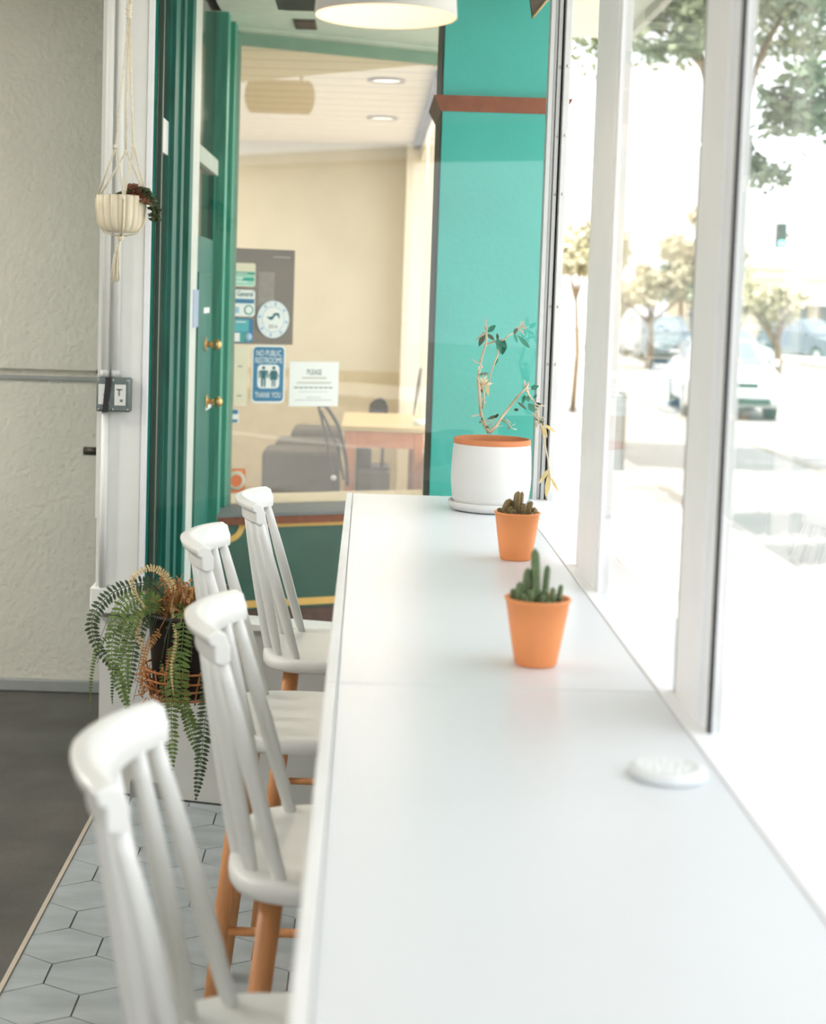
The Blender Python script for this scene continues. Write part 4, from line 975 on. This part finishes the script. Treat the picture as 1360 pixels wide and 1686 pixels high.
# restroom sign
r_, hw, hh = paper('restroom_sign', 413, 569, 467.5, 664, pap_w, 'blue sign reading NO PUBLIC RESTROOMS THANK YOU on the shop window', 'sign', rad=.022)
add(r_, 'blue_field', blue, [(-hw*.92, -hh*.93, hw*.92, hh*.95)], r=.018)
add(r_, 'white_panel', pap_w, [(-hw*.66, -hh*.48, hw*.66, hh*.34)], z0=.0022, z1=.0028, r=.02)
txt(r_, 'NO PUBLIC', 0, hh*.73, hh*.29, pap_w, .0, hw*1.5); txt(r_, 'RESTROOMS', 0, hh*.48, hh*.29, pap_w, .0, hw*1.62); txt(r_, 'THANK YOU', 0, -hh*.72, hh*.28, pap_w, .0, hw*1.55)
def figure(cx_, woman):
    mb = MB(); u = hh*.36/1.0; oy = -hh*.07; z = .0028; dz = (0, 0, .0007)
    n = 16; mb.prism([(cx_+math.cos(2*PI*k/n)*u*.17, oy+u*.83+math.sin(2*PI*k/n)*u*.17, z) for k in range(n)], dz)
    def pr_(pts): mb.prism([(cx_+x*u, oy+y*u, z) for x, y in pts], dz)
    if woman:
        pr_([(-.28, .60), (.28, .60), (.26, .4), (.40, -.32), (-.40, -.32), (-.26, .4)])
        for s_ in (-1, 1): pr_([(s_*.30, .58), (s_*.55, -.05), (s_*.44, -.1), (s_*.26, .34)][::s_]); pr_([(s_*.05, -.33), (s_*.2, -.33), (s_*.18, -1.0), (s_*.06, -1.0)][::s_])
    else:
        pr_([(-.32, .60), (.32, .60), (.24, -.2), (-.24, -.2)])
        for s_ in (-1, 1): pr_([(s_*.33, .60), (s_*.48, .52), (s_*.46, -.12), (s_*.34, -.12)][::s_]); pr_([(s_*.03, -.21), (s_*.24, -.21), (s_*.22, -1.0), (s_*.06, -1.0)][::s_])
    mb.build('figure', dk, r_)
figure(-hw*.30, False); figure(hw*.32, True)
# notices
r_, hw, hh = paper('printed_notice', 475, 595.5, 556, 669, pap_w, 'white printed notice right of the blue restroom sign', 'notice')
fink = mat('faint_warm_ink', (200, 196, 184), .6); txt(r_, 'PLEASE', 0, hh*.52, .038, ink, 0, hw*.6); add(r_, 'faint_lines', fink, [(-hw*.5, hh*.24, hw*.5, hh*.31), (-hw*.7, hh*.02, hw*.7, hh*.09)]); add(r_, 'bold_line', ink, [(-hw*.8+hw*.2*k, -hh*.19, -hw*.8+hw*.2*k+hw*.16, -hh*.13) for k in range(8)])
add(r_, 'small_print', mat('faint_ink', (200, 200, 204), .6), [(-hw*.3, -hh*.62, hw*.3, -hh*.58), (-hw*.75, -hh*.74, hw*.75, -hh*.70), (-hw*.6, -hh*.36, hw*.6, -hh*.33)])
r_, hw, hh = paper('paper_strip', 384, 571, 406, 668, pap_c, 'tall narrow cream paper strip left of the blue restroom sign', 'notice')
add(r_, 'print_mark', ink, [(-hw*.5, hh*.32, hw*.2, hh*.36), (-hw*.5, -hh*.68, hw*.2, -hh*.64)])
r_, hw, hh = paper('small_decal', 375, 674, 392.5, 696, pap_w, 'small white and blue decal below the cream paper strip', 'sticker')
add(r_, 'blue_mark', blue, [(-hw*.9, hh*.3, hw*.85, hh*.95), (-hw*.5, -hh*.95, hw*.8, -hh*.5)])
r_, hw, hh = paper('orange_sticker', 373, 772, 403, 811, org, 'orange square sticker with a pale ring, low on the shop window', 'sticker')
mb = MB(); mb.lathe([(.03, .0016), (.047, .0016), (.047, .0024), (.03, .0024)], n=32); mb.build('pale_ring', mat('ring_tan', (206, 200, 176), .6), r_)
add(r_, 'title_line', mat('orange_print', (236, 160, 110), .6), [(-hw*.7, hh*.72, hw*.7, hh*.86)])

# ------------------------------------------------------------------ street
GZ, SZ = -.20, -.42
pave = mat('sunlit_pavement', (196, 192, 184), .8, var=.06, scale=2, bump=.1)
asphalt = mat('pale_asphalt', (158, 156, 152), .85, var=.08, scale=3, bump=.2)
mb = MB(); mb.box((.60, -8, GZ-.2), (2.98, 90, GZ)); struct('sidewalk', mb, pave)
mb = MB(); mb.box((2.98, -8, GZ-.3), (3.12, 90, GZ+.005), bev=.01); struct('kerb', mb, mat('kerb_stone', (168, 160, 148), .8, var=.1))
mb = MB(); mb.box((-60, -60, SZ-.3), (120, 160, SZ-.02)); struct('ground', mb, asphalt)
mb = MB(); mb.box((3.12, -40, SZ-.2), (16, 150, SZ)); struct('road', mb, asphalt)
mb = MB(); mb.box((5.85, -8, SZ), (6.0, 40, SZ+.012)); struct('gutter_strip', mb, mat('gutter_concrete', (150, 144, 132), .8))
mb = MB(); mb.box((16, -40, SZ-.1), (19.5, 150, GZ)); struct('sidewalk_far', mb, pave)
mb = MB()
for k in range(14): mb.box((10.2, -4+k*7, SZ), (10.35, -1+k*7, SZ+.006))
struct('lane_marking', mb, mat('road_paint', (232, 230, 220), .7))
mb = MB()
for y in range(-6, 60, 2): mb.box((.62, y, GZ), (2.96, y+.02, GZ+.003))
struct('pavement_joints', mb, mat('joint_grey', (150, 146, 138), .8))

def make_car(name, loc, rz, body_m, label, suv=0, glass_m=None):
    root = empty(name, loc, rz); tag(root, label, 'car', 'cars on the street outside')
    # local: +X forward (length), origin ground centre
    h = .12*suv
    low = [(-2.2, .32), (-2.25, .55), (-2.2, .82+h), (-2.05, .93+h), (-1.35, .97+h), (.85, .98+h), (1.75, .86+h), (2.1, .74+h), (2.22, .58), (2.2, .34), (2.0, .24), (1.75, .24)]
    def arch(cx_): return [(cx_+.36*math.cos(a), .30+.36*math.sin(a)) for a in [PI*k/8 for k in range(9)]]
    low += [(p_[0], max(p_[1], .24)) for p_ in arch(1.38)] + [(p_[0], max(p_[1], .24)) for p_ in arch(-1.38)] + [(-2.1, .24)]
    mb = MB(); W = .86
    secs = [(-W+.10, .93), (-W+.02, .985), (-W, 1), (W, 1), (W-.02, .985), (W-.10, .93)]
    rings = []
    for y, s_ in [(-W, .965), (-W+.05, 1), (W-.05, 1), (W, .965)]:
        rings.append([mb.bm.verts.new((x*s_, y, .55+(z-.55)*(1 if z < .4 else s_))) for x, z in low])
    n = len(low)
    for a, b in zip(rings, rings[1:]):
        for k in range(n): f = mb._f([a[k], a[(k+1) % n], b[(k+1) % n], b[k]]); 
    mb._f(rings[0]); mb._f(rings[-1][::-1]); mb.build('body', body_m, root)
    # cabin
    roof = 1.44 + .28*suv; r0 = -1.9 if suv else -1.5
    bt = [(r0-.1, .95+h), (1.0, .96+h)]; tp = [(r0+.35, roof), (.15, roof)]
    mb = MB()
    v = [mb.bm.verts.new(p_) for p_ in ((bt[0][0], -.78, bt[0][1]), (bt[1][0], -.78, bt[1][1]), (bt[1][0], .78, bt[1][1]), (bt[0][0], .78, bt[0][1]), (tp[0][0], -.60, tp[0][1]), (tp[1][0], -.60, tp[1][1]), (tp[1][0], .60, tp[1][1]), (tp[0][0], .60, tp[0][1]))]
    fs = [mb._f([v[i] for i in q_]) for q_ in ((0, 3, 2, 1), (4, 5, 6, 7), (0, 1, 5, 4), (1, 2, 6, 5), (2, 3, 7, 6), (3, 0, 4, 7))]
    bmesh.ops.bevel(mb.bm, geom=list(set(e for f in fs for e in f.edges)), offset=.05, segments=3, affect='EDGES'); mb.build('cabin', body_m, root)
    gm = glass_m or car_glass
    def quad(nm, c4, off):
        mb = MB(); c4 = [Vector(c) for c in c4]; n_ = (c4[1]-c4[0]).cross(c4[3]-c4[0]).normalized(); ctr = sum(c4, Vector())/4
        mb.prism([ctr+(c-ctr)*.86+n_*off*.2 for c in c4], n_*off); return mb.build(nm, m_, root)
    m_ = gm
    P8 = [Vector(p_) for p_ in ((bt[0][0], -.78, bt[0][1]), (bt[1][0], -.78, bt[1][1]), (bt[1][0], .78, bt[1][1]), (bt[0][0], .78, bt[0][1]), (tp[0][0], -.60, tp[0][1]), (tp[1][0], -.60, tp[1][1]), (tp[1][0], .60, tp[1][1]), (tp[0][0], .60, tp[0][1]))]
    quad('windshield', (P8[1], P8[2], P8[6], P8[5]), .012); quad('rear_window', (P8[3], P8[0], P8[4], P8[7]), .012); quad('side_window', (P8[0], P8[1], P8[5], P8[4]), .012); quad('side_window', (P8[2], P8[3], P8[7], P8[6]), .012)
    for x in (-1.38, 1.38):
        for s_ in (-1, 1):
            mb = MB(); mb.tube([(x, s_*.66, .31), (x, s_*.865, .31)], .315, 24); w_ = mb.build('wheel', tyre, root)
            mb = MB(); mb.tube([(x, s_*.866, .31), (x, s_*.876, .31)], .19, 20); mb.build('hubcap', alu, w_)
    for s_ in (-1, 1):
        mb = MB(); mb.box((2.10, s_*.72-.14, .60), (2.215, s_*.72+.12, .73+h*.5), bev=.02); mb.build('headlight', lampg, root)
        mb = MB(); mb.box((-2.255, s_*.72-.12, .68), (-2.13, s_*.72+.12, .86), bev=.02); mb.build('tail_light', mat('tail_red', (170, 60, 50), .3) if 'tail_red' not in bpy.data.materials else bpy.data.materials['tail_red'], root)
        mb = MB(); mb.box((.62, s_*.94-.08, .97+h), (.74, s_*.94+.06, 1.10+h), bev=.02); mb.build('mirror', body_m, root)
    mb = MB(); mb.box((2.12, -.42, .58), (2.205, .42, .70), bev=.01); mb.build('grille', tyre, root)
    mb = MB(); mb.box((2.14, -.65, .30), (2.215, .65, .42), bev=.01); mb.build('air_intake', tyre, root)
    mb = MB(); mb.box((2.19, -.17, .44), (2.235, .17, .54)); mb.build('number_plate', pap_w, root)
    return root
car_glass = mat('car_glass', (120, 132, 140), .1, var=.05, scale=2); tyre = mat('tyre_rubber', (48, 84, 74), .6); lampg = mat('headlamp', (225, 228, 230), .15)
car_w = mat('car_white', (226, 228, 230), .25, var=.01); car_s = mat('car_silver', (170, 176, 180), .25, .3, var=.02); car_d = mat('car_dark', (120, 136, 144), .25, .2)
def cpos(x, y): q = atz(x, y, SZ); return (q.x, q.y, SZ)
q = atz(1228, 692, SZ)
make_car('parked_car', (q.x-.05, q.y+2.0, SZ), -PI/2-.10, car_w, 'white sedan facing the camera at the kerb, largest car, behind the wide window bar')
for (x, y, rz, m, lb, suv) in ((1112, 600, -PI/2-.05, car_d, 'dark pickup-like car with a white cab top, seen between the two window bars', 1), (1050, 572, -PI/2, car_s, 'small silver car just left of the dark car down the street', 0), (1014, 582, -PI/2, car_w, 'white car far down the street beside the left window bar', 0), (1084, 592, -PI/2, car_w, 'white van-like car right behind the silver car in the distance', 1), (1218, 622, -PI/2+.1, car_s, 'grey car parked behind the largest white sedan', 0), (1352, 598, -PI/2+.5, car_d, 'dark car before the pale storefront at the far right', 1)):
    q = atz(x, y, SZ); make_car('parked_car', (q.x, q.y+2, SZ), rz, m, lb, suv)

# utility cabinet by the kerb
q0 = atz(1012, 775, GZ); w_ = .12
g = empty('utility_cabinet', (q0.x, q0.y, GZ)); tag(g, 'slim grey utility cabinet at the kerb beside the left window bar', 'cabinet')
ht = aty(1012, 652, q0.y).z - GZ
mb = MB(); mb.box((-.22, 0, 0), (.07, .4, ht), bev=.01); mb.build('body', mat('cabinet_grey', (130, 138, 142), .5), g)
mb = MB(); mb.box((.072, -.01, .02), (.10, .42, ht+.04)); mb.build('edge_post', mat('cabinet_dark', (120, 120, 112), .6), g)

# traffic light
Yt = 35; c = aty(1286, 388, Yt)
g = empty('traffic_light', c); tag(g, 'grey traffic light head with a teal lit lamp above the street', 'traffic light')
mb = MB(); mb.box((-.11, -.1, -.27), (.11, .1, .27), bev=.02); mb.build('housing', mat('signal_grey', (60, 66, 66), .5), g)
for k, (z, m) in enumerate(((.17, tyre), (0, tyre), (-.18, mat('signal_green', (.25, .9, .8), .4, emit=1.5)))): mb = MB(); mb.tube([(0, -.12, z), (0, -.1, z)], .08, 16); mb.build('lamp', m, g)
mb = MB(); mb.tube([(.11, .05, .02), (2.4, .05, .1)], .05, 8); mb.tube([(2.4, .05, .15), (2.4, .05, SZ-c.z)], .09, 10); mb.build('pole', mat('pole_pale', (190, 190, 186), .5), g)
# street name sign
a = aty(952, 376, 34); b = aty(1040, 393, 34)
g = empty('street_sign', (a.x, 34, b.z)); tag(g, 'pale blue street sign over the road, behind the left window bar', 'sign')
mb = MB(); mb.box((0, 0, 0), (b.x-a.x, .03, a.z-b.z)); mb.build('panel', mat('sign_pale_blue', (150, 168, 190), .6), g)
mb = MB(); mb.tube([(-.1, .06, (a.z-b.z)/2), (-.1, .06, SZ-b.z)], .05, 8); mb.tube([(-.1, .06, (a.z-b.z)/2), (b.x-a.x, .06, (a.z-b.z)/2)], .03, 8); mb.build('pole', bpy.data.materials['pole_pale'], g)

# trees
tl = mat('sunlit_leaves', (150, 160, 126), .6, var=.3, scale=1.5); tl2 = mat('olive_leaves', (205, 200, 172), .6, var=.25, scale=1.2); tl3 = mat('deep_leaves', (124, 144, 118), .6, var=.3, scale=1.5); bark = mat('bark', (138, 118, 90), .9, var=.2, scale=8)
def tree(x, y, z0, trunk_h, crown, n, ls, m, label, seed, tr=.14):
    rnd = random.Random(seed); g = empty('street_tree', (x, y, z0)); tag(g, label, 'tree', 'trees along the street')
    mb = MB(); mb.tube([(0, 0, 0), (.05, .03, trunk_h*.5), (-.03, 0, trunk_h)], [tr, tr*.8, tr*.6], 10)
    for k in range(7):
        cx_, cy_, cz_, r = crown[k % min(5, len(crown))]; mb.tube([(-.03, 0, trunk_h-.2), (cx_*.5+rnd.uniform(-.2, .2), cy_*.5, (cz_+trunk_h)/2), (cx_+rnd.uniform(-.5, .5)*r, cy_+rnd.uniform(-.5, .5)*r, cz_)], [tr*.5, tr*.3, tr*.12], 6)
    mb.build('trunk', bark, g)
    mb = MB(); tot = sum(c[3]**2 for c in crown)
    for (cx_, cy_, cz_, r) in crown:
        # clumps
        cl = []
        for k in range(max(6, int(16*r))):
            d = Vector((rnd.gauss(0, 1), rnd.gauss(0, 1), rnd.gauss(0, 1))).normalized()*r*rnd.uniform(.4, 1); cl.append((Vector((cx_, cy_, cz_))+Vector((d.x, d.y, d.z*.8)), r*rnd.uniform(.18, .34)))
        for i in range(int(n*r*r/tot)):
            c, rr_ = rnd.choice(cl); p_ = c + Vector((rnd.gauss(0, 1), rnd.gauss(0, 1), rnd.gauss(0, .8)))*rr_*.6
            d = Vector((rnd.uniform(-1, 1), rnd.uniform(-1, 1), rnd.uniform(-.8, .5))).normalized(); s_ = d.cross(Vector((rnd.uniform(-1, 1), rnd.uniform(-1, 1), 1))).normalized(); l = ls*rnd.uniform(.6, 1.3)
            mb.poly([p_, p_+d*l*.5+s_*l*.28, p_+d*l, p_+d*l*.5-s_*l*.28])
    mb.build('foliage', m, g, fixn=False)
    return g
tree(4.9, 12.5, SZ, 3.6, [(-.9, 0, 4.95, 1.15), (.6, .4, 5.0, 1.5), (-1.6, 1.5, 5.6, 1.1), (.2, -1.5, 5.4, 1.3), (-.3, 1.2, 6.1, 1.4), (-1.5, 0, 3.75, .6), (-1.9, .3, 3.2, .38)], 26000, .11, tl3, 'broad green tree whose canopy hangs over the top right of the street', 1)
tree(4.52, 20, SZ, 4.6, [(-1.6, 0, 6.2, 1.2), (.1, 0, 6.5, 1.4), (-.9, 1, 7.0, 1.6), (.8, 1, 6.2, 1.0), (-1.0, -.5, 5.5, .7)], 20000, .14, tl, 'leafy tree with canopy between the two window bars at the top', 2)
tree(3.95, 30, SZ, 2.3, [(0, 0, 3.0, .7), (.3, 0, 3.3, .6)], 9000, .2, tl2, 'slim trunked tree seen just beside the corner post', 3, .06)
tree(9.3, 52, SZ, 1.7, [(0, 0, 2.7, 1.0), (-1.2, .5, 2.5, .8), (1.3, 0, 2.8, .8)], 7000, .22, tl2, 'olive bushy tree above the far cars, left of the wide window bar', 4)
tree(12.5, 60, SZ, 3, [(.1, 0, 4.0, 1.4), (.5, 0, 5.4, .9)], 8000, .26, tl2, 'pale olive tree partly behind the wide window bar', 5)
tree(10.9, 42, SZ, 1.3, [(0, 0, 2.2, .7), (-.9, 0, 2.4, .7)], 5000, .16, tl2, 'low pale tree just right of the wide window bar', 6)
tree(14.2, 72, SZ, 2.6, [(0, 0, 3.6, 1.5), (2, 0, 3.2, 1.3)], 6000, .24, tl, 'distant tree behind the traffic light', 7)

# far buildings
def building(x0, y0, x1, y1, h, m, label, win=6, aw=None):
    g = empty('far_building', (x0, y0, SZ)); tag(g, label, 'building', 'far buildings down the street')
    mb = MB(); mb.box((0, 0, 0), (x1-x0, y1-y0, h)); mb.build('wall', m, g)
    mb = MB(); mb.box((-.15, -.15, h), (x1-x0+.15, y1-y0, h+.25)); mb.build('roof', mat('roof_cap', (200, 196, 186), .7) if 'roof_cap' not in bpy.data.materials else bpy.data.materials['roof_cap'], g)
    for k in range(win):
        wx = (x1-x0)*(k+.5)/win; ww = (x1-x0)/win*.3
        mb = MB(); mb.box((wx-ww, -.04, .8), (wx+ww, .0, min(2.6, h-.5))); mb.build('window', far_glass, g)
    if aw: mb = MB(); mb.prism([(-.2, 0, 2.9), (-.2, -1.2, 2.6), (-.2, -1.2, 2.5), (-.2, 0, 2.75)], (x1-x0+.4, 0, 0)); mb.build('awning', aw, g)
far_glass = mat('far_window', (134, 140, 140), .2)
building(20, 100, 27, 106, 4.6, mat('far_tan', (206, 190, 160), .8), 'tan storefront far down the street near the traffic light', 5, mat('awning_tan', (220, 206, 180), .7))
building(18.5, 76, 30, 86, 3.6, mat('far_cream', (222, 210, 188), .8), 'cream storefront with an awning at the right edge of the street view', 8, mat('awning_grey', (196, 200, 200), .7))
building(3.2, 112, 12.5, 120, 6, mat('far_grey', (200, 198, 192), .8), 'grey building closing the far end of the street', 5)
# opposite side of the street, reflected in the shop glass
building(20, -20, 60, 0, 5, mat('opp_wall', (204, 196, 180), .8), 'pale building across the street behind the camera', 6)
# patio umbrella right
c = aty(1338, 590, 70); c.z = SZ
g = empty('patio_umbrella', (c.x, c.y, SZ)); tag(g, 'white patio umbrella before the cream storefront at the right edge', 'umbrella')
mb = MB(); mb.lathe([(0, 3.0), (1.2, 2.45), (1.22, 2.3), (1.19, 2.3), (0, 2.9)], n=8); mb.build('canopy', white, g); mb = MB(); mb.tube([(0, 0, 0), (0, 0, 2.95)], .04, 8); mb.build('pole', white, g)

# blade sign under the added eave outside, seen mirrored in the shop window
def refl(p): return p - SN*2*(p-A).dot(SN)
Ys = 10.6
c0 = refl(aty(460, 160, Ys)); cw = (refl(aty(402, 160, Ys))-refl(aty(517, 160, Ys))).length; ch = (aty(460, 133, Ys)-aty(460, 187, Ys)).length
rd = (c0-CAM); dv = ray(460, 160); rv = dv - SN*2*dv.dot(SN); g = empty('blade_sign', c0, math.atan2(rv.y, rv.x)+PI/2); tag(g, 'oblong tan sign with rounded ends hanging outside, mirrored in the shop window', 'sign')
mb = MB(); pts = []
for sg, a0 in ((1, -PI/3), (-1, PI*2/3)):
    for k in range(9): a = a0 + PI*2/3*k/8; pts.append((sg*cw*.34 + math.cos(a)*cw*.16, 0, math.sin(a)*ch*.5/math.sin(PI/3)))
mb.prism(pts, (0, .05, 0)); mb.build('board', mat('sign_tan', (120, 100, 66), .7), g)
mb = MB()
for sx_ in (-.3, .3): mb.tube([(sx_*cw, .025, ch*.5), (sx_*cw, .025, max(CEIL+.02-c0.z, ch*.5+.1))], .012, 6)
mb.build('hanger', black, g)
print('SIGN', c0, cw, ch)
